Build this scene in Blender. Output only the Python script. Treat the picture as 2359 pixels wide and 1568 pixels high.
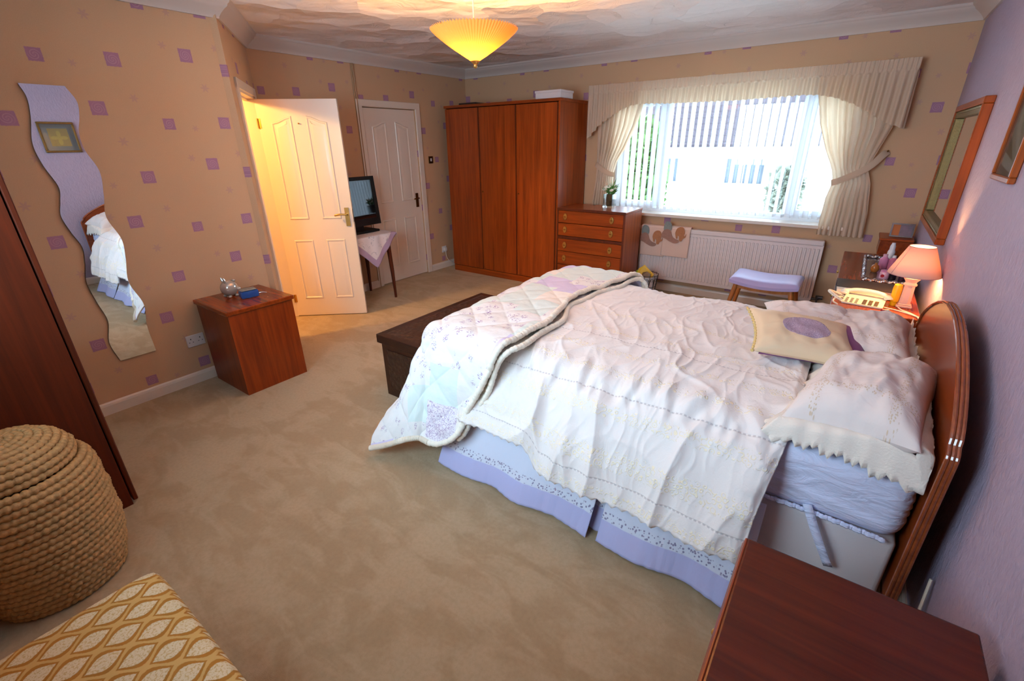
import bpy, bmesh, math, random
import numpy as np
from mathutils import Vector, Matrix

random.seed(7)
scene = bpy.context.scene
COL = scene.collection
for o in list(bpy.data.objects):
    bpy.data.objects.remove(o, do_unlink=True)

# ------------------------------------------------------------------ camera
CAM = np.array([4.5445, -5.2457, 1.6048])
YAW, PITCH, ROLL, FPX = map(float, (-36.1729, -23.2023, -0.7937, 1059.85))
yw, pt, rl = map(math.radians, (YAW, PITCH, ROLL))
fwd = np.array([math.sin(yw)*math.cos(pt), math.cos(yw)*math.cos(pt), math.sin(pt)])
rgt = np.array([math.cos(yw), -math.sin(yw), 0.0])
upv = np.cross(rgt, fwd)
r2 = rgt*math.cos(rl) + upv*math.sin(rl)
u2 = -rgt*math.sin(rl) + upv*math.cos(rl)
cd = bpy.data.cameras.new('camera')
cam = bpy.data.objects.new('camera', cd)
COL.objects.link(cam)
cam.matrix_world = Matrix([[r2[i], u2[i], -fwd[i], CAM[i]] for i in range(3)] + [[0, 0, 0, 1]])
cd.sensor_width = 36.0
cd.lens = FPX/2359.0*36.0
cd.clip_start = 0.02
cd.clip_end = 300
scene.camera = cam

# ------------------------------------------------------------------ light and exposure
world = bpy.data.worlds.new('overcast_sky')
scene.world = world
world.use_nodes = True
wb = world.node_tree.nodes['Background']
wb.inputs[0].default_value = (0.66, 0.83, 1.0, 1)
wb.inputs[1].default_value = 20.0

def area_portal(name, loc, rot, sx, sy):
    l = bpy.data.lights.new(name, 'AREA'); l.shape = 'RECTANGLE'; l.size = sx; l.size_y = sy
    l.cycles.is_portal = True
    o = bpy.data.objects.new(name, l); COL.objects.link(o); o.location = loc; o.rotation_euler = rot
    return o
area_portal('daylight_opening_back', (3.3, 0.26, 1.46), (-math.pi/2, 0, 0), 2.3, 1.2)
area_portal('daylight_opening_front', (3.05, -5.66, 1.68), (math.pi/2, 0, 0), 1.8, 1.25)

def point_light(name, loc, watts, col, r):
    l = bpy.data.lights.new(name, 'POINT'); l.energy = watts; l.color = col; l.shadow_soft_size = r
    o = bpy.data.objects.new(name, l); COL.objects.link(o); o.location = loc
    return o
WARM = (1.0, 0.50, 0.16)
point_light('pendant_bulb', (2.63, -2.94, 2.115), 200, WARM, 0.035)
point_light('table_lamp_bulb', (4.885, -1.93, 0.975), 14.0, (1.0, 0.52, 0.17), 0.018)
point_light('hall_lamp_bulb', (0.28, -4.05, 2.15), 112, (1.0, 0.57, 0.14), 0.07)

vs = scene.view_settings
vs.view_transform = 'Standard'
vs.look = 'None'
vs.exposure = 0.04
vs.gamma = 1.0
vs.use_curve_mapping = False
try:
    cy = scene.cycles
    cy.use_denoising = True
    cy.max_bounces = 8; cy.diffuse_bounces = 5; cy.glossy_bounces = 4
    cy.transmission_bounces = 6; cy.transparent_max_bounces = 16
    cy.sample_clamp_indirect = 6.0
    cy.caustics_reflective = False; cy.caustics_refractive = False
except Exception:
    pass

# ------------------------------------------------------------------ helpers
def srgb(r, g, b):
    def f(c):
        c /= 255.0
        return c/12.92 if c <= 0.04045 else ((c+0.055)/1.055)**2.4
    return (f(r), f(g), f(b), 1.0)

ORG = {}
def empty(name, loc):
    o = bpy.data.objects.new(name, None); COL.objects.link(o)
    o.empty_display_size = 0.05
    o.location = loc; ORG[o.name] = np.array(loc, float)
    return o
def tag(o, label, cat, group=None, kind=None):
    o['label'] = label; o['category'] = cat
    if group: o['group'] = group
    if kind: o['kind'] = kind
    return o
def thing(name, label, cat, loc, group=None):
    return tag(empty(name, loc), label, cat, group)

def obj(name, VF, mat, parent=None, smooth=False, uv=None, label=None, kind=None, sharp=40, fm=None):
    V = np.asarray(VF[0], float).reshape(-1, 3); F = VF[1]
    lo, hi = V.min(0), V.max(0)
    org = np.array([(lo[0]+hi[0])/2, (lo[1]+hi[1])/2, lo[2]])
    me = bpy.data.meshes.new(name)
    me.from_pydata((V-org).tolist(), [], [list(f) for f in F])
    me.update()
    for m in (mat if isinstance(mat, (list, tuple)) else [mat]):
        me.materials.append(m)
    if fm is not None:
        me.polygons.foreach_set('material_index', np.asarray(fm, np.int32))
    if uv is not None:
        lay = me.uv_layers.new(name='UVMap')
        li = np.zeros(len(me.loops), np.int32); me.loops.foreach_get('vertex_index', li)
        lay.data.foreach_set('uv', np.asarray(uv, np.float32).reshape(-1, 2)[li].ravel())
    if smooth:
        me.polygons.foreach_set('use_smooth', np.ones(len(me.polygons), bool))
        if sharp < 170:
            me.set_sharp_from_angle(angle=math.radians(sharp))
    o = bpy.data.objects.new(name, me); COL.objects.link(o)
    ORG[o.name] = org
    if parent is not None:
        o.parent = parent
        o.location = org - ORG[parent.name]
    else:
        o.location = org
    if label: o['label'] = label
    if kind: o['kind'] = kind
    return o
def struct(name, VF, mat, parent=None, **k):
    o = obj(name, VF, mat, parent, **k)
    if parent is None: o['kind'] = 'structure'
    return o
def dup(root, delta, label=None, parent=None):
    def rec(o, par):
        c = o.copy(); COL.objects.link(c)
        if par is not None: c.parent = par
        for ch in list(o.children): rec(ch, c)
        return c
    r = rec(root, parent)
    r.location = np.array(root.location) + np.array(delta)
    ORG[r.name] = ORG.get(root.name, np.zeros(3)) + np.array(delta)
    if label: r['label'] = label
    return r
def solid(o, t, off=-1):
    m = o.modifiers.new('thickness', 'SOLIDIFY'); m.thickness = t; m.offset = off
    return o

# ---- shapes: each returns (verts, faces)
def join(*parts):
    V = []; F = []; n = 0
    for v, f in parts:
        v = np.asarray(v, float).reshape(-1, 3)
        V.append(v); F += [[i+n for i in ff] for ff in f]; n += len(v)
    return np.concatenate(V), F
def xf(VF, M):
    M = np.array(M); V = np.asarray(VF[0], float).reshape(-1, 3)
    return V @ M[:3, :3].T + M[:3, 3], VF[1]
def place(VF, loc=(0, 0, 0), rz=0, rx=0, ry=0):
    M = Matrix.Translation(loc) @ Matrix.Rotation(rz, 4, 'Z') @ Matrix.Rotation(rx, 4, 'X') @ Matrix.Rotation(ry, 4, 'Y')
    return xf(VF, M)
def box(x0, x1, y0, y1, z0, z1, bev=0.0, seg=1):
    if bev <= 0:
        V = [(x0,y0,z0),(x1,y0,z0),(x1,y1,z0),(x0,y1,z0),(x0,y0,z1),(x1,y0,z1),(x1,y1,z1),(x0,y1,z1)]
        return np.array(V), [(0,3,2,1),(4,5,6,7),(0,1,5,4),(1,2,6,5),(2,3,7,6),(3,0,4,7)]
    bm = bmesh.new(); bmesh.ops.create_cube(bm, size=1)
    for v in bm.verts:
        v.co = ((x0+x1)/2+v.co.x*(x1-x0), (y0+y1)/2+v.co.y*(y1-y0), (z0+z1)/2+v.co.z*(z1-z0))
    bmesh.ops.bevel(bm, geom=list(bm.edges), offset=bev, segments=seg, affect='EDGES', profile=0.5)
    bm.verts.index_update()
    V = np.array([v.co[:] for v in bm.verts]); F = [[v.index for v in f.verts] for f in bm.faces]
    bm.free(); return V, F
def lathe(prof, c=(0, 0, 0), n=32, caps=True):
    P = np.array(prof, float); a = np.linspace(0, 2*math.pi, n, endpoint=False)
    V = np.stack([np.outer(P[:, 0], np.cos(a)), np.outer(P[:, 0], np.sin(a)), np.outer(P[:, 1], np.ones(n))], -1).reshape(-1, 3)+np.array(c)
    F = []
    for i in range(len(P)-1):
        for j in range(n):
            k = (j+1) % n; F.append((i*n+j, i*n+k, (i+1)*n+k, (i+1)*n+j))
    if caps:
        F.append(list(range(n))[::-1]); F.append([(len(P)-1)*n+j for j in range(n)])
    return V, F
def tube(pts, r, n=8, closed=False, flat=None):
    P = np.array(pts, float); m = len(P)
    R = np.full(m, r, float) if np.isscalar(r) else np.array(r, float)
    T = np.zeros_like(P)
    if closed: T = np.roll(P, -1, 0)-np.roll(P, 1, 0)
    else:
        T[1:-1] = P[2:]-P[:-2]; T[0] = P[1]-P[0]; T[-1] = P[-1]-P[-2]
    T /= np.linalg.norm(T, axis=1)[:, None]+1e-12
    up = np.array([0, 0, 1.0]) if abs(T[0][2]) < 0.9 else np.array([1.0, 0, 0])
    N = np.zeros_like(P); B = np.zeros_like(P)
    nn = up-T[0]*(up@T[0]); nn /= np.linalg.norm(nn)
    for i in range(m):
        nn = nn-T[i]*(nn@T[i]); nn /= np.linalg.norm(nn)+1e-12
        N[i] = nn; B[i] = np.cross(T[i], nn)
    a = np.linspace(0, 2*math.pi, n, endpoint=False)
    fx = 1.0 if flat is None else flat
    V = (P[:, None]+R[:, None, None]*(np.cos(a)[None, :, None]*N[:, None]+fx*np.sin(a)[None, :, None]*B[:, None])).reshape(-1, 3)
    F = []
    for i in range(m if closed else m-1):
        i2 = (i+1) % m
        for j in range(n):
            k = (j+1) % n; F.append((i*n+j, i*n+k, i2*n+k, i2*n+j))
    if not closed:
        F.append(list(range(n))[::-1]); F.append([(m-1)*n+j for j in range(n)])
    return V, F
def cyl(p0, p1, r0, r1=None, n=16):
    return tube([p0, p1], [r0, r0 if r1 is None else r1], n)
def prism(poly, fn, t0, t1):
    """poly: 2D outline (ccw); fn(u,v,t)->xyz"""
    n = len(poly)
    V = [fn(u, v, t0) for u, v in poly]+[fn(u, v, t1) for u, v in poly]
    F = [list(range(n))[::-1], list(range(n, 2*n))]
    for i in range(n):
        j = (i+1) % n; F.append((i, j, n+j, n+i))
    return np.array(V), F
def ball(c, r, nu=24, nv=14):
    r = (r, r, r) if np.isscalar(r) else r
    V = [(c[0], c[1], c[2]-r[2])]; F = []
    for i in range(1, nv):
        t = math.pi*i/nv-math.pi/2
        for j in range(nu):
            a = 2*math.pi*j/nu
            V.append((c[0]+r[0]*math.cos(t)*math.cos(a), c[1]+r[1]*math.cos(t)*math.sin(a), c[2]+r[2]*math.sin(t)))
    V.append((c[0], c[1], c[2]+r[2])); e = len(V)-1
    for j in range(nu):
        k = (j+1) % nu
        F.append((0, 1+k, 1+j)); F.append((e, 1+(nv-2)*nu+j, 1+(nv-2)*nu+k))
        for i in range(nv-2):
            F.append((1+i*nu+j, 1+i*nu+k, 1+(i+1)*nu+k, 1+(i+1)*nu+j))
    return np.array(V), F
def grid(P, flip=False):
    nu, nv = P.shape[:2]
    idx = np.arange(nu*nv).reshape(nu, nv)
    a, b, c, d = idx[:-1, :-1].ravel(), idx[1:, :-1].ravel(), idx[1:, 1:].ravel(), idx[:-1, 1:].ravel()
    F = np.stack([a, b, c, d] if not flip else [d, c, b, a], 1).tolist()
    return P.reshape(-1, 3), F
def offset_poly(poly, d):
    """inset a ccw outline by d"""
    P = np.array(poly, float); n = len(P); out = []
    for i in range(n):
        a, b, c = P[i-1], P[i], P[(i+1) % n]
        e1 = (b-a)/np.linalg.norm(b-a); e2 = (c-b)/np.linalg.norm(c-b)
        n1 = np.array([-e1[1], e1[0]]); n2 = np.array([-e2[1], e2[0]])
        m = n1+n2; m /= np.linalg.norm(m); k = max(0.35, m@n1)
        out.append(b+m*d/k)
    return np.array(out)
def relief(poly, fn, steps):
    """steps: list of (inset, height): concentric loops, last one filled"""
    V = []; F = []; n = len(poly)
    for ins, h in steps:
        for u, v in offset_poly(poly, ins): V.append(fn(u, v, h))
    for s in range(len(steps)-1):
        for i in range(n):
            j = (i+1) % n; F.append((s*n+i, s*n+j, (s+1)*n+j, (s+1)*n+i))
    F.append([(len(steps)-1)*n+i for i in range(n)])
    return np.array(V), F
def catmull(pts, m=200):
    P = np.array(pts, float); P = np.vstack([2*P[0]-P[1], P, 2*P[-1]-P[-2]])
    out = []; k = len(P)-3; per = max(4, m//k)
    for i in range(k):
        p0, p1, p2, p3 = P[i:i+4]
        for t in np.linspace(0, 1, per, endpoint=False):
            out.append(0.5*((2*p1)+(-p0+p2)*t+(2*p0-5*p1+4*p2-p3)*t*t+(-p0+3*p1-3*p2+p3)*t**3))
    out.append(P[-2]); return np.array(out)
def resample(P, n):
    d = np.r_[0, np.cumsum(np.linalg.norm(np.diff(P, axis=0), axis=1))]
    s = np.linspace(0, d[-1], n)
    return np.stack([np.interp(s, d, P[:, i]) for i in range(P.shape[1])], 1), s
_perm = np.random.RandomState(3).permutation(256)
def perlin(x, y, seed=0):
    x = np.asarray(x, float); y = np.asarray(y, float)
    xi = np.floor(x).astype(int); yi = np.floor(y).astype(int); xf_ = x-xi; yf_ = y-yi
    def g(ix, iy):
        h = _perm[(_perm[(ix+seed*17) & 255]+iy+seed*31) & 255]; a = h*(2*math.pi/256)
        return np.cos(a), np.sin(a)
    def dot(ix, iy, dx, dy):
        gx, gy = g(ix, iy); return gx*dx+gy*dy
    u = xf_**3*(xf_*(xf_*6-15)+10); v = yf_**3*(yf_*(yf_*6-15)+10)
    a = dot(xi, yi, xf_, yf_); b = dot(xi+1, yi, xf_-1, yf_); c = dot(xi, yi+1, xf_, yf_-1); d = dot(xi+1, yi+1, xf_-1, yf_-1)
    return (a+(b-a)*u)+((c+(d-c)*u)-(a+(b-a)*u))*v
def ridge(x, y, seed=0):
    return 1-np.minimum(1, np.abs(perlin(x, y, seed))*3.2)
def smooth01(x): 
    x = np.clip(x, 0, 1); return x*x*(3-2*x)
def normals(P):
    du = np.gradient(P, axis=0); dv = np.gradient(P, axis=1)
    n = np.cross(du, dv); return n/(np.linalg.norm(n, axis=2)[..., None]+1e-12)

# ------------------------------------------------------------------ materials
class NT:
    def __init__(s, name):
        s.m = bpy.data.materials.new(name); s.m.use_nodes = True
        s.t = s.m.node_tree; s.b = s.t.nodes['Principled BSDF']; s.out = s.t.nodes['Material Output']
    def node(s, typ, **k):
        n = s.t.nodes.new(typ)
        for a, b in k.items(): setattr(n, a, b)
        return n
    def put(s, sock, v):
        if hasattr(v, 'is_linked') or isinstance(v, bpy.types.NodeSocket): s.t.links.new(v, sock)
        else:
            try: sock.default_value = v
            except Exception: sock.default_value = tuple(v)[:3]
    def math(s, op, a, b=None, c=None):
        n = s.node('ShaderNodeMath', operation=op)
        for i, v in enumerate((a, b, c)):
            if v is not None: s.put(n.inputs[i], v)
        return n.outputs[0]
    def mix(s, f, a, b, mode='MIX'):
        n = s.node('ShaderNodeMix', data_type='RGBA', blend_type=mode)
        s.put(n.inputs[0], f); s.put(n.inputs[6], a); s.put(n.inputs[7], b)
        return n.outputs[2]
    def pos(s):
        return s.node('ShaderNodeNewGeometry').outputs['Position']
    def uv(s):
        return s.node('ShaderNodeTexCoord').outputs['UV']
    def objco(s):
        return s.node('ShaderNodeTexCoord').outputs['Object']
    def sep(s, v):
        n = s.node('ShaderNodeSeparateXYZ'); s.put(n.inputs[0], v); return n.outputs
    def comb(s, x, y, z):
        n = s.node('ShaderNodeCombineXYZ')
        for i, v in enumerate((x, y, z)): s.put(n.inputs[i], v)
        return n.outputs[0]
    def mapping(s, v, scale=(1, 1, 1), rot=(0, 0, 0), loc=(0, 0, 0)):
        n = s.node('ShaderNodeMapping'); s.put(n.inputs[0], v)
        n.inputs['Scale'].default_value = scale; n.inputs['Rotation'].default_value = rot; n.inputs['Location'].default_value = loc
        return n.outputs[0]
    def noise(s, v, scale, detail=3, rough=0.5, dist=0.0):
        n = s.node('ShaderNodeTexNoise'); s.put(n.inputs['Vector'], v)
        n.inputs['Scale'].default_value = scale; n.inputs['Detail'].default_value = detail
        n.inputs['Roughness'].default_value = rough; n.inputs['Distortion'].default_value = dist
        return n.outputs[0]
    def vor(s, v, scale, feature='F1', out='Distance', rnd=1.0):
        n = s.node('ShaderNodeTexVoronoi', feature=feature); s.put(n.inputs['Vector'], v)
        n.inputs['Scale'].default_value = scale; n.inputs['Randomness'].default_value = rnd
        return n.outputs[out]
    def ramp(s, f, stops):
        n = s.node('ShaderNodeValToRGB'); s.put(n.inputs[0], f); e = n.color_ramp.elements
        while len(e) > 1: e.remove(e[0])
        e[0].position = stops[0][0]; e[0].color = stops[0][1]
        for p, c in stops[1:]:
            q = e.new(p); q.color = c
        return n.outputs[0]
    def step(s, f, lo, hi):
        n = s.node('ShaderNodeMapRange', interpolation_type='SMOOTHSTEP'); s.put(n.inputs[0], f)
        n.inputs[1].default_value = lo; n.inputs[2].default_value = hi
        return n.outputs[0]
    def bump(s, h, strength=0.3, dist=0.01, normal=None):
        n = s.node('ShaderNodeBump'); n.inputs['Strength'].default_value = strength; n.inputs['Distance'].default_value = dist
        s.put(n.inputs['Height'], h)
        if normal is not None: s.put(n.inputs['Normal'], normal)
        s.put(s.b.inputs['Normal'], n.outputs[0]); return n.outputs[0]
    def base(s, c, rough=0.5, metal=0.0, spec=0.5):
        s.put(s.b.inputs['Base Color'], c); s.put(s.b.inputs['Roughness'], rough)
        s.put(s.b.inputs['Metallic'], metal); s.b.inputs['Specular IOR Level'].default_value = spec
        return s
    def translucent(s, fac, col):
        tr = s.node('ShaderNodeBsdfTranslucent'); s.put(tr.inputs[0], col)
        mx = s.node('ShaderNodeMixShader'); mx.inputs[0].default_value = fac
        s.t.links.new(s.b.outputs[0], mx.inputs[1]); s.t.links.new(tr.outputs[0], mx.inputs[2])
        s.t.links.new(mx.outputs[0], s.out.inputs[0]); return s

def plain(name, col, rough=0.5, metal=0.0, spec=0.5, bump=None, var=0.0, nscale=40):
    n = NT(name); c = col
    if var or bump:
        nz = n.noise(n.pos(), nscale, 3)
    if var:
        c = n.mix(nz, tuple(x*(1-var) for x in col[:3])+(1,), tuple(min(1, x*(1+var)) for x in col[:3])+(1,))
    n.base(c, rough, metal, spec)
    if bump: n.bump(nz, bump, 0.004)
    return n.m
def wood(name, c1, c2, grain=2, rough=0.35, scale=1.0, spec=0.4):
    n = NT(name); p = n.pos()
    sc = [26*scale]*3; sc[grain] = 1.3*scale
    a = n.noise(n.mapping(p, tuple(sc)), 1.0, 4, 0.55, 0.6)
    sc2 = [130*scale]*3; sc2[grain] = 5*scale
    b = n.noise(n.mapping(p, tuple(sc2)), 1.0, 2, 0.6)
    f = n.math('ADD', n.math('MULTIPLY', a, 0.75), n.math('MULTIPLY', b, 0.25))
    n.base(n.ramp(f, [(0.32, c1), (0.68, c2)]), rough, 0, spec)
    n.bump(b, 0.06, 0.002)
    return n.m
def glassy(name, tint=(0.93, 0.97, 0.97, 1), refl=0.06):
    n = NT(name)
    tr = n.node('ShaderNodeBsdfTransparent'); tr.inputs[0].default_value = tint
    gl = n.node('ShaderNodeBsdfGlossy'); gl.inputs['Roughness'].default_value = 0.02
    mx = n.node('ShaderNodeMixShader')
    fr = n.node('ShaderNodeLayerWeight'); fr.inputs[0].default_value = 0.25
    f = n.math('ADD', n.math('MULTIPLY', fr.outputs['Fresnel'], 0.6), refl)
    n.put(mx.inputs[0], f)
    n.t.links.new(tr.outputs[0], mx.inputs[1]); n.t.links.new(gl.outputs[0], mx.inputs[2])
    n.t.links.new(mx.outputs[0], n.out.inputs[0]); return n.m

def wallpaper(name, ax, r0):
    """printed squares on a half-drop repeat; ax = horizontal direction along the wall"""
    n = NT(name); p = n.sep(n.pos())
    r = n.math('ADD', n.math('MULTIPLY', p[0], ax[0]), n.math('MULTIPLY', p[1], ax[1]))
    z = p[2]; PW, PV = 0.5385, 0.6455
    def cell(du, z0):
        u = n.math('DIVIDE', n.math('SUBTRACT', r, r0+du), PW)
        k = n.math('FLOOR', n.math('ADD', u, 0.5))
        fu = n.math('MULTIPLY', n.math('SUBTRACT', u, k), PW)
        alt = n.math('FLOORED_MODULO', k, 2.0)
        v = n.math('DIVIDE', n.math('SUBTRACT', n.math('SUBTRACT', z, z0), n.math('MULTIPLY', alt, PV/2)), PV)
        fv = n.math('MULTIPLY', n.math('SUBTRACT', v, n.math('FLOOR', n.math('ADD', v, 0.5))), PV)
        return fu, fv
    base = n.mix(n.noise(n.pos(), 260, 2), srgb(198, 160, 126), srgb(210, 174, 140))
    col = base
    wob = n.math('MULTIPLY', n.math('SUBTRACT', n.noise(n.pos(), 120, 2), 0.5), 0.006)
    for du, z0, s in ((0.0, 0.208, 0.074), (0.142, 0.467, 0.072), (-0.197, 0.454, 0.064)):
        fu, fv = cell(du, z0)
        m = n.math('MAXIMUM', n.math('ABSOLUTE', fu), n.math('ABSOLUTE', fv))
        mask = n.step(n.math('ADD', m, wob), s/2+0.0015, s/2-0.0015)
        rr = n.math('SQRT', n.math('ADD', n.math('MULTIPLY', fu, fu), n.math('MULTIPLY', fv, fv)))
        ang = n.math('ARCTAN2', fv, fu)
        sw = n.math('SINE', n.math('ADD', n.math('MULTIPLY', rr, 520.0), n.math('MULTIPLY', ang, 2.0)))
        inner = n.math('MULTIPLY', n.step(sw, 0.1, 0.8), n.step(rr, s*0.46, s*0.36))
        pc = n.mix(n.math('MULTIPLY', inner, 0.55), srgb(160, 116, 150), srgb(192, 156, 174))
        col = n.mix(n.math('MULTIPLY', mask, 0.9), col, pc)
    for du, z0, s in ((0.07, 0.03, 0.034), (-0.12, 0.25, 0.030), (0.19, 0.27, 0.030), (-0.05, 0.43, 0.026)):
        fu, fv = cell(du, z0)
        rr = n.math('SQRT', n.math('ADD', n.math('MULTIPLY', fu, fu), n.math('MULTIPLY', fv, fv)))
        ang = n.math('ARCTAN2', fv, fu)
        pet = n.math('ADD', 0.72, n.math('MULTIPLY', n.math('COSINE', n.math('MULTIPLY', ang, 6.0)), 0.28))
        mask = n.step(n.math('DIVIDE', rr, pet), s, s*0.55)
        col = n.mix(n.math('MULTIPLY', mask, 0.22), col, srgb(150, 112, 150))
    n.base(col, 0.75, 0, 0.2)
    n.bump(n.noise(n.pos(), 300, 2), 0.05, 0.002)
    return n.m
# materials of the room
XM = 0.858; AY = -3.445; BY = -2.8375; RW = 5.003; CEIL = 2.485; CB = 2.382; FRONT = -5.5
DIAG = np.array([XM, AY-BY]); DL = float(np.linalg.norm(DIAG)); DIAG /= DL         # from B to A
DN = np.array([-DIAG[1], DIAG[0]])                                                 # room side normal
wp_back = wallpaper('wallpaper_back', (1, 0), 4.347)
wp_left = wallpaper('wallpaper_left', (0, 1), -2.044)
wp_mirror = wallpaper('wallpaper_mirror', (0, 1), -3.695)
wp_diag = wallpaper('wallpaper_diagonal', (-DIAG[0], -DIAG[1]), 0.9)

n = NT('lavender_textured_paper')
tx = n.noise(n.mapping(n.pos(), (1, 1, 0.55)), 55, 4, 0.6, 0.4)
n.base(n.mix(tx, srgb(160, 146, 168), srgb(178, 164, 184)), 0.6, 0, 0.3)
n.bump(tx, 0.8, 0.008)
m_lav = n.m

n = NT('swirl_plaster')
p0_ = n.mapping(n.pos(), (1, 1, 0))
nz_ = n.node('ShaderNodeTexNoise'); n.put(nz_.inputs['Vector'], p0_); nz_.inputs['Scale'].default_value = 3.0
dv_ = n.node('ShaderNodeVectorMath', operation='MULTIPLY_ADD'); n.put(dv_.inputs[0], nz_.outputs['Color']); dv_.inputs[1].default_value = (.35, .35, 0); n.put(dv_.inputs[2], p0_)
p = n.mapping(dv_.outputs[0], (1, 1, 0))
vc = n.node('ShaderNodeTexVoronoi'); n.put(vc.inputs['Vector'], p); vc.inputs['Scale'].default_value = 2.7
d = vc.outputs['Distance']; rc = n.sep(vc.outputs['Color'])
loc = n.node('ShaderNodeVectorMath', operation='SUBTRACT'); n.put(loc.inputs[0], p); n.put(loc.inputs[1], vc.outputs['Position'])
lp = n.sep(loc.outputs[0])
rad = n.math('SQRT', n.math('ADD', n.math('MULTIPLY', lp[0], lp[0]), n.math('MULTIPLY', lp[1], lp[1])))
ang = n.math('ARCTAN2', lp[1], lp[0])
fan = n.math('SINE', n.math('ADD', n.math('MULTIPLY', ang, 26.0), n.math('MULTIPLY', rc[0], 20.0)))
tilt = n.math('MULTIPLY', n.math('COSINE', n.math('ADD', ang, n.math('MULTIPLY', rc[1], 6.28))), rad)
h = n.math('ADD', n.math('MULTIPLY', fan, 0.006), n.math('ADD', n.math('MULTIPLY', rad, 1.6), n.math('MULTIPLY', tilt, 1.4)))
h = n.math('ADD', h, n.math('MULTIPLY', n.noise(p, 18, 3), 0.05))
n.base(srgb(238, 228, 226), 0.55, 0, 0.3)
n.bump(h, 1.0, 0.07)
m_ceil = n.m

n = NT('white_gloss_paint')
n.base(srgb(228, 214, 200), 0.28, 0, 0.5)
m_gloss = n.m
m_cornice = plain('cornice_paint', srgb(212, 198, 190), 0.5, 0, 0.3)
m_upvc = plain('white_plastic_frame', srgb(236, 238, 242), 0.3)

n = NT('beige_carpet')
p = n.pos()
big = n.noise(n.mapping(p, (1.4, 1.1, 1)), 1.6, 3, 0.55, 1.2)
strk = n.noise(n.mapping(p, (3.2, 7.5, 1), (0, 0, 0.5)), 1.0, 3, 0.6, 1.0)
mid = n.noise(p, 60, 3, 0.6)
fine = n.noise(p, 620, 2, 0.7)
smudge = n.step(n.math('ADD', n.math('MULTIPLY', big, 0.5), n.math('MULTIPLY', strk, 0.5)), 0.43, 0.57)
c = n.mix(smudge, srgb(176, 150, 114), srgb(194, 170, 136))
c = n.mix(n.math('MULTIPLY', n.step(mid, 0.35, 0.7), 0.25), c, srgb(150, 124, 90))
c = n.mix(n.math('MULTIPLY', n.step(fine, 0.35, 0.65), 0.35), c, srgb(206, 186, 152))
n.base(c, 0.95, 0, 0.1)
hh = n.math('ADD', fine, n.math('MULTIPLY', mid, 0.7))
n.bump(hh, 0.7, 0.006)
n.b.inputs['Sheen Weight'].default_value = 0.15
m_carpet = n.m

# ------------------------------------------------------------------ room shell
struct('floor', box(-1.6, 5.2, -5.7, 0.3, -0.12, 0.0), m_carpet)
struct('ceiling', box(-1.6, 5.2, -5.7, 0.3, CEIL, CEIL+0.12), m_ceil)
WX0, WX1, WZ0, WZ1 = 2.15, 4.46, 0.865, 2.06
struct('wall_back', join(box(-0.12, WX0, 0, 0.3, 0, CEIL), box(WX1, 5.15, 0, 0.3, 0, CEIL),
                         box(WX0, WX1, 0, 0.3, 0, WZ0), box(WX0, WX1, 0, 0.3, WZ1, CEIL)), wp_back)
struct('wall_right', box(RW, RW+0.15, -5.7, 0.0, 0, CEIL), m_lav)
D0, D1, DZ = -0.9452, -1.7144, 1.985
struct('wall_left', join(box(-0.12, 0, D0, 0, 0, CEIL), box(-0.12, 0, BY, D1, 0, CEIL), box(-0.12, 0, D1, D0, DZ, CEIL), box(-0.17, -0.12, D1-.1, D0+.1, 0, DZ+.1)), wp_left)  # last box: unseen backing added behind the closed door to block leaking daylight
struct('wall_mirror', box(XM-0.1, XM, -5.6, AY, 0, CEIL), wp_mirror)
def dg(s, z, t):      # along the diagonal wall from B, t towards the room
    q = np.array([0, BY])+DIAG*s+DN*t
    return (q[0], q[1], z)
def dbox(s0, s1, z0, z1, t0, t1):
    return prism([(s0, z0), (s1, z0), (s1, z1), (s0, z1)], dg, t0, t1)
HS0 = 0.165; HS1 = 0.165+0.70
struct('wall_diagonal', join(dbox(-0.02, HS0, 0, CEIL, -0.1, 0), dbox(HS1, DL+0.03, 0, CEIL, -0.1, 0), dbox(HS0, HS1, DZ+0.012, CEIL, -0.1, 0)), wp_diag)
FX0, FX1, FZ0, FZ1 = 2.15, 3.95, 1.08, 2.30
struct('wall_front', join(box(-1.6, FX0, FRONT-0.2, FRONT, 0, CEIL), box(FX1, 5.15, FRONT-0.2, FRONT, 0, CEIL),
                          box(FX0, FX1, FRONT-0.2, FRONT, 0, FZ0), box(FX0, FX1, FRONT-0.2, FRONT, FZ1, CEIL)), wp_back)
struct('wall_hall', join(box(-1.6, -1.5, -5.5, -2.6, 0, CEIL), box(-1.5, -0.12, -2.7, -2.6, 0, CEIL)), plain('hall_paint', srgb(232, 214, 180), 0.7))

# coving round the ceiling: (wall point, wall point, inward normal)
def coving(a, b, nrm, m0=0.0, m1=0.0):
    prof = [(0, CB), (0.014, CB), (0.018, CB+0.012), (0.034, CB+0.030), (0.060, CB+0.052), (0.082, CB+0.066), (0.088, CB+0.078), (0.098, CB+0.083), (0.104, CB+0.093), (0.112, CEIL+0.01), (0, CEIL+0.01)]
    a = np.array(a, float); b = np.array(b, float); t = (b-a)/np.linalg.norm(b-a); nrm = np.array(nrm, float)
    V = []
    for e, mm, sg in ((a, m0, 1), (b, m1, -1)):
        for o_, z in prof:
            q = e+nrm*o_+t*sg*mm*o_; V.append((q[0], q[1], z))
    k = len(prof); F = [list(range(k))[::-1], list(range(k, 2*k))]
    for i in range(k):
        j = (i+1) % k; F.append((i, j, k+j, k+i))
    return np.array(V), F
ca = math.atan2(-DIAG[1], DIAG[0])                 # angle of the diagonal against x
mA = -math.tan((math.pi/2-ca)/2); mB = math.tan((math.pi/2-ca)/2)
struct('trim_1', coving((0, 0), (RW, 0), (0, -1), 1, 1), m_cornice, smooth=True)
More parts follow.
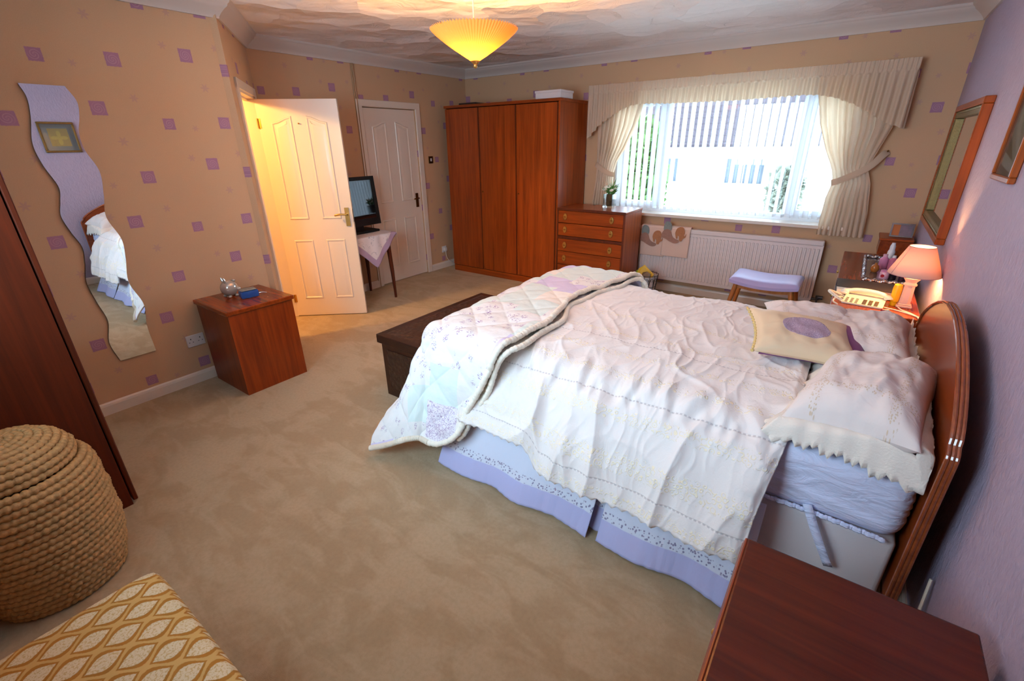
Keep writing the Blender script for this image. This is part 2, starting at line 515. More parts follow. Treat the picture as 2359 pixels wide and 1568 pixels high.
struct('trim_2', coving((0, BY), (0, 0), (1, 0), mB, 1), m_cornice, smooth=True)
struct('trim_3', coving((XM, AY), (0, BY), DN, mA, mB), m_cornice, smooth=True)
struct('trim_4', coving((XM, FRONT), (XM, AY), (1, 0), 0, mA), m_cornice, smooth=True)
struct('trim_5', coving((RW, 0), (RW, FRONT), (-1, 0), 1, 1), m_cornice, smooth=True)

# skirting boards
def skirt(pts, nrm, h=0.085, t=0.016):
    (x0, y0), (x1, y1) = pts
    prof = [(0, 0), (t, 0), (t, h-0.022), (t*0.75, h-0.008), (t*0.3, h), (0, h)]
    V = [(x+nrm[0]*o_, y+nrm[1]*o_, z) for (x, y) in ((x0, y0), (x1, y1)) for o_, z in prof]
    k = len(prof); F = [list(range(k))[::-1], list(range(k, 2*k))]+[(i, (i+1) % k, k+(i+1) % k, k+i) for i in range(k)]
    return np.array(V), F
struct('baseboard_back', skirt(((0, 0), (RW, 0)), (0, -1)), m_gloss)
struct('baseboard_left', join(skirt(((0, D0+0.075), (0, 0)), (1, 0)), skirt(((0, BY), (0, D1-0.075)), (1, 0))), m_gloss)
struct('baseboard_mirror', skirt(((XM, FRONT), (XM, AY)), (1, 0), 0.082), m_gloss)
struct('baseboard_right', skirt(((RW, FRONT), (RW, 0)), (-1, 0)), m_gloss)
# cable strip running down the left wall beside the closed door
struct('trim_6', join(box(0, 0.022, -1.776, -1.762, 0, CB, 0.003), box(0, 0.014, -1.790, -1.776, 0, CB, 0.003)), plain('tan_conduit', srgb(172, 138, 104), 0.5))

# ------------------------------------------------------------------ doors
m_brass = plain('aged_brass', srgb(200, 156, 84), 0.3, 0.85)
m_darkbrass = plain('dark_brass', srgb(112, 72, 34), 0.35, 0.9)
def arch_panel(u0, u1, z0, zl, zr):
    pts = [(u0, z0), (u1, z0), (u1, zr)]
    for t in (.32, .42, .52, .62, .70):
        s = t*t*(3-2*t); pts.append((u1+(u0-u1)*t, zr+(zl-zr)*s))
    pts.append((u0, zl)); return pts
STEPS = [(0, 0.0), (0.006, 0.006), (0.013, 0.0058), (0.020, 0.0006), (0.027, 0.0006), (0.046, 0.005), (0.052, 0.0054)]
def door_leaf(par, fn, W, flip=False):
    k = W/0.69
    obj('leaf', prism([(0, 0.008), (W, 0.008), (W, 1.98), (0, 1.98)], fn, -0.036, 0.0), m_gloss, par)
    shapes = [arch_panel(.105*k, .285*k, .965, 1.795, 1.85), arch_panel(.405*k, .585*k, .965, 1.85, 1.795),
              [(.105*k, .185), (.285*k, .185), (.285*k, .772), (.105*k, .772)], [(.405*k, .185), (.585*k, .185), (.585*k, .772), (.405*k, .772)]]
    for s in shapes:
        fr = lambda u, v, h: fn(u, v, h+0.0005)
        obj('panel', relief(s, fr, STEPS), m_gloss, par, smooth=True, sharp=25)
def lever(par, fn, u, z, dirn, mat, L=0.10):
    hd = obj('handle', prism([(u-.02, z-.085), (u+.02, z-.085), (u+.02, z+.085), (u-.02, z+.085)], fn, 0, 0.008), mat, par)
    c = np.array(fn(u, z+.025, 0.0)); o_ = np.array(fn(u, z+.025, 0.045))
    tip = np.array(fn(u+dirn*L, z+.022, 0.05)); mid = np.array(fn(u+dirn*L*.5, z+.030, 0.052))
    obj('lever', join(cyl(c, o_, 0.009, 0.008, 12), tube(catmull([o_, mid, tip], 12), 0.0085, 10), ball(tip, 0.0095, 10, 8)), mat, hd, smooth=True)
    return hd

# door standing open in the diagonal wall
HG = np.array([0.149, -2.941]); DE = np.array([0.761, 0.649]); DE /= np.linalg.norm(DE); DM = np.array([DE[1], -DE[0]])
HG = HG+DM*0.0
def od(u, z, t):
    q = HG+DE*u+DM*t; return (q[0], q[1], z)
d1 = empty('door_1', (HG[0], HG[1], 0)); d1['kind'] = 'structure'; d1['label'] = 'white panelled door standing open, lit yellow from the hall'
door_leaf(d1, od, 0.69)
lever(d1, od, 0.640, 0.98, -1, m_brass)
for z in (0.19, 1.79):
    obj('hinge', join(cyl(od(-0.004, z-0.04, 0.006), od(-0.004, z+0.04, 0.006), 0.006, n=10), prism([(0, z-.04), (.02, z-.04), (.02, z+.04), (0, z+.04)], od, 0.0, 0.002)), m_brass, d1, smooth=True)
obj('coat_hook', join(ball(od(.341, 1.787, .012), .007, 10, 8), cyl(od(.341, 1.787, 0), od(.341, 1.787, .012), .004, n=8)), m_brass, d1, smooth=True)
obj('latch_plate', prism([(0, .93), (1, .93), (1, 1.05), (0, 1.05)], lambda u, z, t: od(0.6905+t, z, -0.026+0.016*u), 0, 0.001), m_darkbrass, d1)
# its frame
def fr(s0, s1, z0, z1, t0, t1): return dbox(s0, s1, z0, z1, t0, t1)
struct('trim_7', join(fr(HS0-.068, HS0-.004, 0, DZ+.075, 0, .016), fr(HS1+.004, HS1+.068, 0, DZ+.075, 0, .016), fr(HS0-.068, HS1+.068, DZ+.015, DZ+.078, 0, .017),
                      fr(HS0-.0, HS0+.014, 0, DZ+.012, -.11, .002), fr(HS1-.03, HS1, 0, DZ+.012, -.11, .002), fr(HS0, HS1, DZ-.002, DZ+.026, -.11, .002),
                      fr(HS1-.044, HS1-.03, 0, DZ, -.08, -.045), fr(HS0, HS1, DZ-.016, DZ, -.08, -.045)), m_gloss)
# closed door in the left wall
def cdm(u, z, t): return (-0.012+t, D1+0.003+u, z)
d2 = empty('door_2', (0, D1, 0)); d2['kind'] = 'structure'; d2['label'] = 'closed white panelled door with brown handle beside the tall wardrobe'
door_leaf(d2, cdm, 0.763)
lever(d2, cdm, 0.690, 0.955, -1, m_darkbrass, 0.08)
def yb(y0, y1, z0, z1, x0, x1): return box(x0, x1, y0, y1, z0, z1, 0.004)
struct('trim_8', join(yb(D0, D0+.072, 0, DZ+.07, 0, .018), yb(D1-.072, D1, 0, DZ+.07, 0, .018), yb(D1-.072, D0+.072, DZ+.004, DZ+.072, 0, .019)), m_gloss)

# ------------------------------------------------------------------ back window
m_glass = glassy('window_glass')
w1 = empty('window_1', ((WX0+WX1)/2, 0.15, WZ0)); w1['kind'] = 'structure'
y0, y1 = 0.13, 0.20
obj('window_frame', join(box(WX0, WX0+.06, y0, y1, WZ0, WZ1), box(WX1-.06, WX1, y0, y1, WZ0, WZ1), box(WX0+.06, WX1-.06, y0, y1, WZ0, WZ0+.06), box(WX0+.06, WX1-.06, y0, y1, WZ1-.06, WZ1)), m_upvc, w1)
MUL = (2.71, 3.99)
for mx in MUL: obj('mullion', box(mx-.035, mx+.035, y0-.005, y1, WZ0+.06, WZ1-.06, .004), m_upvc, w1)
ed = [WX0+.06, MUL[0]-.035, MUL[0]+.035, MUL[1]-.035, MUL[1]+.035, WX1-.06]
for i in (0, 2, 4):
    a, b = ed[i], ed[i+1]
    if i != 2:
        obj('casement', join(box(a, a+.045, y0-.012, y1-.012, WZ0+.06, WZ1-.06), box(b-.045, b, y0-.012, y1-.012, WZ0+.06, WZ1-.06),
                             box(a+.045, b-.045, y0-.012, y1-.012, WZ0+.06, WZ0+.105), box(a+.045, b-.045, y0-.012, y1-.012, WZ1-.105, WZ1-.06)), m_upvc, w1)
    obj('pane', box(a, b, .160, .164, WZ0+.06, WZ1-.06), m_glass, w1)
obj('window_sill', box(2.08, 4.52, -0.075, 0.13, 0.835, 0.868, 0.006, 2), m_gloss, w1)
# front window (behind the viewpoint)
w2 = empty('window_2', ((FX0+FX1)/2, FRONT-.1, FZ0)); w2['kind'] = 'structure'
y0, y1 = FRONT-.14, FRONT-.08
obj('window_frame', join(box(FX0, FX0+.05, y0, y1, FZ0, FZ1), box(FX1-.05, FX1, y0, y1, FZ0, FZ1), box(FX0+.05, FX1-.05, y0, y1, FZ0, FZ0+.05), box(FX0+.05, FX1-.05, y0, y1, FZ1-.05, FZ1), box(3.02, 3.08, y0, y1, FZ0+.05, FZ1-.05)), m_upvc, w2)
obj('pane', box(FX0+.05, 3.02, FRONT-.112, FRONT-.108, FZ0+.05, FZ1-.05), m_glass, w2)
obj('pane', box(3.08, FX1-.05, FRONT-.112, FRONT-.108, FZ0+.05, FZ1-.05), m_glass, w2)
obj('window_sill', box(FX0-.04, FX1+.04, FRONT-.08, FRONT+.05, FZ0-.03, FZ0, .005), m_gloss, w2)
# ------------------------------------------------------------------ outdoors seen through the window
m_render_w = plain('white_render', srgb(235, 232, 226), 0.8, 0, 0.2)
n = NT('roof_tiles')
p = n.sep(n.objco())
rows = n.math('FRACT', n.math('MULTIPLY', p[2], 3.2))
cols = n.math('FRACT', n.math('MULTIPLY', p[0], 2.6))
lines = n.math('MAXIMUM', n.step(rows, 0.18, 0.05), n.math('MULTIPLY', n.step(cols, 0.1, 0.03), 0.5))
c = n.mix(n.noise(n.objco(), 1.5, 4), srgb(50, 44, 50), srgb(64, 56, 60))
n.base(n.mix(n.math('MULTIPLY', lines, 0.6), c, srgb(30, 26, 30)), 0.9, 0, 0.1)
m_roof = n.m
m_wdark = plain('dark_pane', srgb(40, 48, 60), 0.15)
m_leaf = plain('tree_leaves', srgb(66, 92, 44), 0.7, var=0.35, nscale=9); m_leaf2 = plain('pale_leaves', srgb(104, 108, 96), 0.8, var=0.3, nscale=9)
m_bark = plain('tree_bark', srgb(90, 74, 60), 0.9)
m_grass = plain('pale_paving', srgb(206, 204, 196), 0.9, var=0.1, nscale=3)
m_fence = plain('grey_fence_paint', srgb(116, 118, 126), 0.6)
g = obj('ground', box(-60, 60, 0.4, 70, -3.1, -2.7), m_grass); g['kind'] = 'structure'; g['label'] = 'pale paved street below the window'
hs = thing('house', 'white rendered house with a tiled roof across the street', 'building', (-4.5, 24, -2.7))
obj('wall', box(-13, 8, 24, 32, -2.7, 1.25), m_render_w, hs)
obj('roof', prism([(23.4, 1.2), (32.6, 1.2), (32.6, 1.4), (28, 6.6), (23.4, 1.4)], lambda u, v, t: (t, u, v), -13.5, 8.5), m_roof, hs)
obj('gutter', box(-13.5, 8.5, 23.32, 23.42, 1.15, 1.27), m_fence, hs)
for x in (-11.6, -6.6, -2.0, 3.4):
    wd = obj('window', join(box(x, x+.08, 23.94, 24.02, -.7, .75), box(x+2.1, x+2.18, 23.94, 24.02, -.7, .75), box(x+.08, x+2.1, 23.94, 24.02, -.7, -.6), box(x+.08, x+2.1, 23.94, 24.02, .65, .75), box(x+1.05, x+1.12, 23.94, 24.02, -.6, .65)), m_fence, hs)
    obj('pane', box(x+.08, x+1.05, 23.96, 24.0, -.6, .65), m_wdark, wd)
    obj('pane', box(x+1.12, x+2.1, 23.96, 24.0, -.6, .65), m_wdark, wd)
obj('chimney', box(-3.2, -2.2, 27.4, 28.4, 5.6, 7.6), m_roof, hs)
fe = thing('garden_fence', 'pale picket fence in front of the white house', 'fence', (-3, 17, -2.7))
obj('rail', box(-10, 6, 17.0, 17.05, -1.25, -1.1), m_fence, fe)
obj('rail', box(-10, 6, 17.0, 17.05, -2.2, -2.05), m_fence, fe)
pk = obj('picket', box(-10, -9.78, 16.96, 17.0, -2.7, -1.0), m_fence, fe)
for i in range(1, 40): dup(pk, (i*0.4, 0, 0), parent=fe)
def tree(label, c, R, seed, hgt, m_leaf=m_leaf):
    t = thing('tree', label, 'tree', (c[0], c[1], -2.7), 'trees outside the window')
    obj('trunk', tube([(c[0], c[1], -2.7), (c[0]+.1, c[1], -.5), (c[0], c[1]+.1, hgt)], [.22, .16, .08], 10), m_bark, t, smooth=True)
    rs = np.random.RandomState(seed); k = 2600
    d_ = rs.normal(size=(k, 3)); d_ /= np.linalg.norm(d_, axis=1)[:, None]
    C_ = np.array([c[0], c[1], hgt])+d_*np.array(R)*(rs.uniform(.35, 1, (k, 1))**.5)
    A = rs.normal(size=(k, 3))*.17; B = rs.normal(size=(k, 3))*.17
    V = np.stack([C_-A, C_+B, C_+A, C_-B], 1).reshape(-1, 3)
    o = obj('foliage', (V, np.arange(4*k).reshape(-1, 4).tolist()), m_leaf, t); o['kind'] = 'stuff'
tree('green leafy tree seen through the left end of the blind', (-1.35, 9.0), (1.0, 1.0, 1.7), 2, 0.6)
tree('small tree standing in front of the white house', (2.4, 14.0), (.30, .30, .75), 5, -.1, m_leaf2)

# ------------------------------------------------------------------ vertical blind
n = NT('blind_fabric'); n.base(srgb(240, 242, 246), 0.8, 0, 0.1); n.translucent(0.45, srgb(235, 238, 245)); m_slat = n.m
vb = thing('vertical_blind', 'white vertical slat blind hanging half open in the window', 'blind', (3.3, 0.05, 0.9))
obj('headrail', box(2.19, 4.42, 0.03, 0.075, 1.99, 2.03, .004), m_upvc, vb)
sl = np.array([(u, w) for u in np.linspace(-.0445, .0445, 7) for w in (0, 1)])
ga = math.radians(77)
P = np.zeros((7, 2, 3))
for i, u in enumerate(np.linspace(-.0445, .0445, 7)):
    bow = .006*(1-(u/.0445)**2)
    for j, z in enumerate((0.905, 1.99)):
        P[i, j] = (2.235+u*math.cos(ga)-bow*math.sin(ga), .055+u*math.sin(ga)+bow*math.cos(ga), z)
s0 = obj('slat', grid(P), m_slat, vb, smooth=True)
obj('weight', xf(box(-.042, .042, -.003, .003, 0.905, 0.93), Matrix.Translation((2.235, .055, 0)) @ Matrix.Rotation(ga, 4, 'Z')), m_upvc, s0)
NS = 29
for i in range(1, NS): dup(s0, (i*0.0756, 0, 0), parent=vb)
obj('bead_chain', tube([(2.235+i*.0756/4, .035, .912-.006*abs(math.sin(math.pi*i/4))) for i in range(4*(NS-1)+1)], .0018, 5), m_upvc, vb)

# ------------------------------------------------------------------ curtains and valance
n = NT('cream_lace_cloth')
lt = n.noise(n.pos(), 330, 2, .6); lv = n.vor(n.pos(), 140)
n.base(n.mix(lt, srgb(226, 202, 180), srgb(240, 222, 202)), 0.85, 0, 0.15)
n.bump(n.math('ADD', lt, lv), 0.35, 0.004); n.translucent(0.40, srgb(236, 212, 182)); m_lace = n.m
n = NT('lace_edging'); n.base(srgb(244, 236, 220), 0.9, 0, 0.1); n.translucent(0.4, srgb(240, 230, 214)); m_lacee = n.m

def ip(z, tab):
    zs = [a for a, _ in tab]; xs = [b for _, b in tab]; return np.interp(z, zs, xs)
def curtain(name, label, inner, outer, zb, seed, npl):
    nz, nt = 100, 260
    z = np.linspace(zb, 2.13, nz)[:, None]; t = np.linspace(0, 1, nt)[None, :]
    xi = ip(z, inner); xo = ip(z, outer)
    w = xo-xi
    ph = 2*math.pi*npl*(t+0.05*perlin(z*1.2+0*t, t*5, seed))
    amp = (.6+.6*perlin(0*z, t*7+seed, seed+4))*np.clip(0.026-0.018*np.exp(-((z-1.28)/.14)**2), .008, .03)*np.clip(np.abs(w)/.3, .5, 1)
    X = xi+w*t+0.006*np.cos(ph); Y = -0.075+amp*np.sin(ph)+0.006*perlin(z*6+0*t, t*20, seed+1)
    Z = z+0*t
    Z = Z+np.where(np.arange(nz)[:, None] == 0, 0.008*np.abs(np.sin(ph*1.5)), 0)
    o = obj(name, grid(np.stack([X, Y, Z], -1)), m_lace, smooth=True, sharp=180)
    tag(o, label, 'curtain', 'tied lace curtains'); return o
cr = curtain('lace_curtain', 'cream lace curtain tied back at the right side of the window',
        [(.785, 4.290), (.92, 4.288), (1.11, 4.292), (1.25, 4.318), (1.35, 4.292), (1.52, 4.205), (1.72, 4.123), (1.95, 4.06), (2.14, 4.02)],
        [(.785, 4.652), (1.0, 4.640), (1.25, 4.600), (1.37, 4.555), (1.48, 4.585), (1.68, 4.645), (2.14, 4.66)], .785, 3, 9.5)
cl = curtain('lace_curtain', 'cream lace curtain tied back beside the tall wardrobe',
        [(.6, 2.245), (.95, 2.245), (1.168, 2.224), (1.28, 2.224), (1.40, 2.258), (1.55, 2.35), (1.76, 2.448), (1.965, 2.50), (2.14, 2.53)],
        [(.6, 1.965), (.93, 1.978), (1.2, 2.010), (1.35, 2.017), (1.77, 2.005), (2.14, 1.98)], .6, 9, 8.5)
def tieback(label, path, r=.03):
    o = obj('curtain_tieback', tube(catmull(path, 40), r, 10, flat=.16), m_lace, smooth=True); tag(o, label, 'tieback', 'curtain tiebacks')
tieback('lace tieback round the right hand curtain', [(4.315, -.085, 1.245), (4.36, -.118, 1.262), (4.46, -.12, 1.315), (4.56, -.10, 1.385), (4.63, -.045, 1.475), (4.655, -.012, 1.50)], .027)
tieback('lace tieback round the left hand curtain', [(2.235, -.085, 1.262), (2.18, -.118, 1.275), (2.09, -.115, 1.32), (2.01, -.08, 1.365), (1.985, -.02, 1.39)], .026)
obj_h = obj('tieback_hook', join(cyl((4.655, 0, 1.50), (4.655, -.03, 1.50), .004, n=8), ball((4.655, -.034, 1.505), .008, 10, 8)), m_darkbrass, smooth=True)
tag(obj_h, 'small dark hook on the wall holding the right tieback', 'hook')

vbx = [1.906, 2.068, 2.265, 2.409, 2.535, 2.955, 3.362, 3.729, 3.954, 4.064, 4.197, 4.342, 4.468, 4.603, 4.703]
vbz = [1.628, 1.789, 1.903, 1.950, 1.958, 1.944, 1.940, 1.945, 1.952, 1.946, 1.918, 1.861, 1.785, 1.705, 1.675]
nt, nz = 900, 46
s = np.linspace(0, 1, nt)[:, None]; v = np.linspace(0, 1, nz)[None, :]
tot = 2.8+.15; q = s*tot
x = np.where(q < 2.8, 1.90+q, 4.70+0*q); yb_ = np.where(q < 2.8, -.15+0*q, -.15+(q-2.8))
zb = np.interp(x, vbx, vbz)
ph = 2*math.pi*q*17+1.6*perlin(q*7+0*v, v*.5, 4)
phf = 2*math.pi*q*34
zb = zb+0.009*np.abs(np.sin(phf*.5*.55))-0.004
zt = 2.166+.006*perlin(q*9, q*0, 2)
Z = zb+(zt-zb)*v
tape = smooth01((Z-2.075)/.02)
am = 0.013*(1-tape)*(.35+.65*(1-v))+.0035
dsp = am*np.sin(ph)*(1-.7*tape)+.0035*tape*np.sin(phf)-.004*np.exp(-((Z-2.085)/.006)**2)
X = np.where(q < 2.8, x+0*v, x+dsp); Y = np.where(q < 2.8, yb_-dsp, yb_+0*v)
va = obj('lace_valance', grid(np.stack([X+0*v, Y+0*v, Z], -1)), m_lace, smooth=True, sharp=180)
tag(va, 'long gathered cream lace valance with arched hem above the window', 'valance')

# ------------------------------------------------------------------ radiator, towels
m_rad = plain('radiator_enamel', srgb(226, 210, 206), 0.35)
ra = thing('radiator', 'long white ribbed panel radiator under the window', 'radiator', (3.5, -.08, .15))
RX0, RX1, RZ0, RZ1 = 2.62, 4.38, .15, .735
ribs = []; pitch = (RX1-RX0-.03)/50
obj('panel', box(RX0, RX1, -.105, -.085, RZ0, RZ1-.045, .004), m_rad, ra)
rib0 = obj('rib', box(RX0+.02, RX0+.02+pitch*.62, -.114, -.104, RZ0+.035, RZ1-.075, .004), m_rad, ra)
for i in range(1, 50): dup(rib0, (i*pitch, 0, 0), parent=ra)
obj('top_grille', box(RX0, RX1, -.118, -.03, RZ1-.045, RZ1, .006), m_rad, ra)
obj('side_panel', box(RX1-.004, RX1+.002, -.112, -.03, RZ0+.02, RZ1-.04), m_rad, ra)
obj('back_panel', box(RX0, RX1, -.05, -.03, RZ0, RZ1-.05, .004), m_rad, ra)
obj('bracket', box(3.0, 3.04, -.03, 0, .2, .66), m_rad, ra); obj('bracket', box(4.0, 4.04, -.03, 0, .2, .66), m_rad, ra)
vv = obj('valve', join(cyl((4.38, -.07, .175), (4.43, -.07, .175), .012), cyl((4.43, -.07, .17), (4.43, -.07, .21), .016), cyl((4.43, -.07, 0), (4.43, -.07, .17), .008), cyl((4.435, -.07, .195), (4.475, -.07, .195), .018)), plain('grey_valve', srgb(80, 78, 80), .4, .5), ra, smooth=True)

n = NT('pink_towelling')
tn = n.noise(n.pos(), 420, 2)
n.base(n.mix(tn, srgb(222, 186, 168), srgb(238, 206, 190)), 0.95, 0, 0.05); n.bump(tn, .5, .004); m_towel = n.m
m_ele = plain('brown_print', srgb(158, 118, 104), .95, var=.25, nscale=60); m_ele2 = plain('rust_print', srgb(176, 118, 82), .95, var=.25, nscale=60); m_ele3 = plain('grey_green_print', srgb(128, 136, 134), .95, var=.25, nscale=60)
def towel(label, x0, x1, zb, dy, seed):
    nn, mm = 40, 60
    u = np.linspace(0, 1, nn)[:, None]; t = np.linspace(0, 1, mm)[None, :]
    path = catmull([(-.124-dy, zb), (-.125-dy, zb+.12), (-.126-dy, .62), (-.124-dy, .725), (-.105, .742+dy), (-.06, .743+dy), (-.03, .70)], 100)
    pr, _ = resample(path, mm)
    X = x0+(x1-x0)*u+0*t+.004*perlin(u*3, t*4, seed); Y = pr[None, :, 0]-.004*np.abs(perlin(u*5, t*2.2, seed+1))+0*u; Z = pr[None, :, 1]+0*u
    o = obj('towel', grid(np.stack([X, Y, Z], -1)), m_towel, smooth=True, sharp=180); solid(o, .004, 1)
    tag(o, label, 'towel', 'elephant print towels'); return o
def elephants(par, x0, zc, dy):
    yy = -.137-dy
    def blob(pts, mat, nm, k):
        pts = catmull([(a, b) for a, b in pts]+[pts[0]], 60)[:-1]
        obj(nm, prism([(x0+a, zc+b) for a, b in pts][::-1] if False else [(x0+a, zc+b) for a, b in pts], lambda u, v, t: (u, t, v), yy-.001*k-.001, yy-.001*k), mat, par)
    blob([(.02, .05), (.05, .03), (.10, .05), (.105, .10), (.085, .135), (.04, .14), (.022, .10)], m_ele3, 'tree_print', 0)
    blob([(.0, -.03), (.05, -.045), (.10, -.07), (.15, -.085), (.19, -.075), (.195, -.05), (.15, -.035), (.12, -.01), (.10, .04), (.07, .06), (.03, .05), (.005, .01)], m_ele, 'rock_print', 1)
    blob([(.155, .0), (.165, -.03), (.178, -.03), (.18, .0), (.195, -.01), (.20, -.05), (.225, -.055), (.235, -.03), (.262, -.01), (.268, .03), (.255, .0), (.245, .01), (.25, .04), (.235, .085), (.20, .095), (.165, .075), (.15, .03)], m_ele2, 'elephant_print', 2)
t1 = towel('pink towel with elephant print hanging on the radiator next to the chest', 2.635, 2.915, .415, 0, 3); elephants(t1, 2.625, .605, .004)
t2 = towel('front pink towel with elephant print over the middle of the radiator', 2.885, 3.175, .43, .006, 6); elephants(t2, 2.872, .665, .012)

# ------------------------------------------------------------------ far wardrobe with three doors
T1, T2 = srgb(116, 44, 6), srgb(166, 74, 16)
m_teak = wood('teak_veneer', T1, T2, 2, .34)
m_teak_y = wood('teak_top', srgb(112, 44, 14), srgb(158, 70, 26), 1, .25)
m_teak_x = wood('teak_cross_grain', T1, T2, 0, .34)
m_teakd = wood('teak_dark_edge', srgb(70, 26, 8), srgb(100, 40, 14), 2, .4)
wr = thing('wardrobe', 'tall three door teak wardrobe in the far corner', 'wardrobe', (1.02, -.33, 0))
x0, x1, yf = .20, 1.835, -.64
obj('carcass', join(box(x0, x0+.02, yf+.022, -.03, .0, 2.0), box(x1-.02, x1, yf, -.03, .0, 2.0, .002), box(x0+.02, x1-.02, -.06, -.03, .08, 2.0), box(x0+.02, x1-.02, yf+.03, -.06, .08, .1)), m_teak, wr)
obj('top', box(x0-.006, x1+.006, yf-.008, -.02, 2.0, 2.03, .003), m_teak_x, wr)
obj('plinth', box(x0+.01, x1-.02, yf+.005, yf+.03, 0, .078), m_teak_x, wr)
ex = [x0+.004, .735, 1.274, x1-.022]
for i in range(3):
    dr = obj('door', box(ex[i]+.003, ex[i+1]-.003, yf-.0, yf+.02, .085, 1.992, .002), m_teak, wr)
    obj('edge_strip', box(ex[i+1]-.011, ex[i+1]-.003, yf-.004, yf, .085, 1.992), m_teakd, dr)
    if i < 2:
        xk = ex[i+1]-.03 if i == 0 else ex[i+1]-.035
        obj('lock', join(cyl((ex[i+1]+.028, yf-.006, 1.06), (ex[i+1]+.028, yf+.002, 1.06), .009)), m_darkbrass, dr, smooth=True)
wbx = obj('storage_box', join(box(1.68, 1.99, -.62, -.36, 2.031, 2.088, .003), box(1.674, 1.996, -.626, -.354, 2.085, 2.108, .003)), plain('white_card', srgb(216, 208, 210), .6))
wbx.location.x -= .165; tag(wbx, 'flat white box lying on top of the tall wardrobe', 'box')
dk = obj('flat_case', box(.40, .66, -.60, -.30, 2.031, 2.052, .006), plain('dark_case', srgb(48, 30, 26), .5)); tag(dk, 'thin dark case lying on the left of the tall wardrobe', 'case')

# ------------------------------------------------------------------ chest of drawers
ch = thing('chest_of_drawers', 'teak chest of drawers with oval knobs beside the window', 'chest of drawers', (2.24, -.4, 0))
x0, x1, yf, yk = 1.846, 2.655, -.66, -.22
obj('carcass', join(box(x0, x0+.02, yf, yk, 0, .915), box(x1-.02, x1, yf, yk, 0, .915, .002), box(x0+.02, x1-.02, yk-.015, yk, .05, .915), box(x0+.02, x1-.02, yf+.01, yk-.015, .05, .07)), m_teak, ch)
obj('top', box(x0-.0, x1+.004, yf-.006, yk, .915, .94, .003), m_teak_y, ch)
obj('front_edge', box(x0, x1+.004, yf-.010, yf-.006, .915, .94), m_teakd, ch)
obj('stile', box(x1-.02, x1, yf-.006, yf, .0, .915), m_teakd, ch); obj('stile', box(x0, x0+.016, yf-.006, yf, .0, .915), m_teakd, ch)
obj('divider', box(x0+.016, x1-.02, yf-.004, yf+.02, .606, .636), m_teakd, ch)
obj('plinth', box(x0+.02, x1-.02, yf+.01, yf+.03, 0, .07), m_teakd, ch)
for zz0, zz1 in ((.782, .912), (.640, .776), (.466, .603), (.312, .460), (.150, .306), (.072, .146)):
    dw = obj('drawer', box(x0+.018, x1-.022, yf-.003, yf+.018, zz0, zz1, .002), m_teak_x, ch)
    for kx in (x0+.105, x1-.150):
        kz = (zz0+zz1)/2
        kn = obj('knob', xf(lathe([(0.0, 0), (.026, 0), (.030, .005), (.027, .011), (.018, .013), (0.001, .010)], n=20, caps=False), Matrix.Translation((kx, yf-.003, kz)) @ Matrix.Rotation(math.pi/2, 4, 'X') @ Matrix.Diagonal((.82, 1.25, 1, 1))), m_brass, dw, smooth=True)
        obj('finger_slot', box(kx-.013, kx+.013, yf-.0165, yf-.012, kz-.003, kz+.003), m_darkbrass, kn)

# vase of flowers
vs_ = thing('flower_vase', 'square glass vase of white flowers and green leaves on the chest', 'vase', (2.33, -.36, .94))
vx, vy = 2.33, -.36
m_gl2 = glassy('clear_vase_glass', (.94, .97, .97, 1), .08)
obj('vase', join(box(vx-.055, vx+.055, vy-.055, vy+.055, .941, .955), box(vx-.055, vx-.050, vy-.055, vy+.055, .955, 1.08), box(vx+.050, vx+.055, vy-.055, vy+.055, .955, 1.08), box(vx-.05, vx+.05, vy-.055, vy-.05, .955, 1.08), box(vx-.05, vx+.05, vy+.05, vy+.055, .955, 1.08)), m_gl2, vs_)
obj('moss_filling', lathe([(.034, .957), (.039, .99), (.041, 1.04), (.038, 1.08)], (vx, vy, 0), 20), plain('brown_moss', srgb(74, 62, 40), .95, bump=.8, var=.4, nscale=120), vs_, smooth=True)
m_green = plain('leaf_green', srgb(92, 142, 64), .5, var=.3, nscale=50); m_petal = plain('white_petals', srgb(236, 234, 222), .7)
rs = np.random.RandomState(11); L = []
def leaf(base, tip, w):
    base = np.array(base); tip = np.array(tip); dd = tip-base; sd = np.cross(dd, [0.2, .3, 1]); sd /= np.linalg.norm(sd)+1e-9
    m_ = base+dd*.5+np.array([0, 0, .012])
    V = np.array([base, m_+sd*w, tip, m_-sd*w, m_+np.array([0, 0, .004])]); return V, [(0, 1, 4), (1, 2, 4), (2, 3, 4), (3, 0, 4)]
for i in range(46):
    a = rs.uniform(0, 6.28); r = rs.uniform(.02, .11); zt = rs.uniform(1.09, 1.20)
    b0 = (vx+.025*math.cos(a), vy+.025*math.sin(a), 1.06+rs.uniform(0, .05))
    L.append(leaf(b0, (vx+r*math.cos(a), vy+r*math.sin(a), zt), rs.uniform(.008, .016)))
    L.append(tube([(vx, vy, 1.04), b0], .0018, 4))
for i in range(5):
    a = rs.uniform(0, 6.28); L.append(leaf((vx+.02*math.cos(a), vy+.02*math.sin(a), 1.12), (vx+.06*math.cos(a), vy+.06*math.sin(a), 1.25), .006))
obj('leaf_spray', join(*L), m_green, vs_)
for (fx, fy, fz) in ((-.03, -.045, 1.155), (.005, -.055, 1.16), (-.06, -.03, 1.13), (.035, -.05, 1.125), (-.012, .03, 1.17), (.05, .02, 1.14)):
    pet = [place(xf(ball((0, 0, 0), (.013, .008, .004), 10, 6), Matrix.Translation((.012*math.cos(q_), .012*math.sin(q_), 0)) @ Matrix.Rotation(q_, 4, 'Z')), (vx+fx, vy+fy, fz), 0, rx=.6) for q_ in np.linspace(0, 6.28, 7)[:-1]]
    obj('flower', join(*pet, ball((vx+fx, vy+fy-.003, fz+.004), .006, 8, 6)), m_petal, vs_, smooth=True)

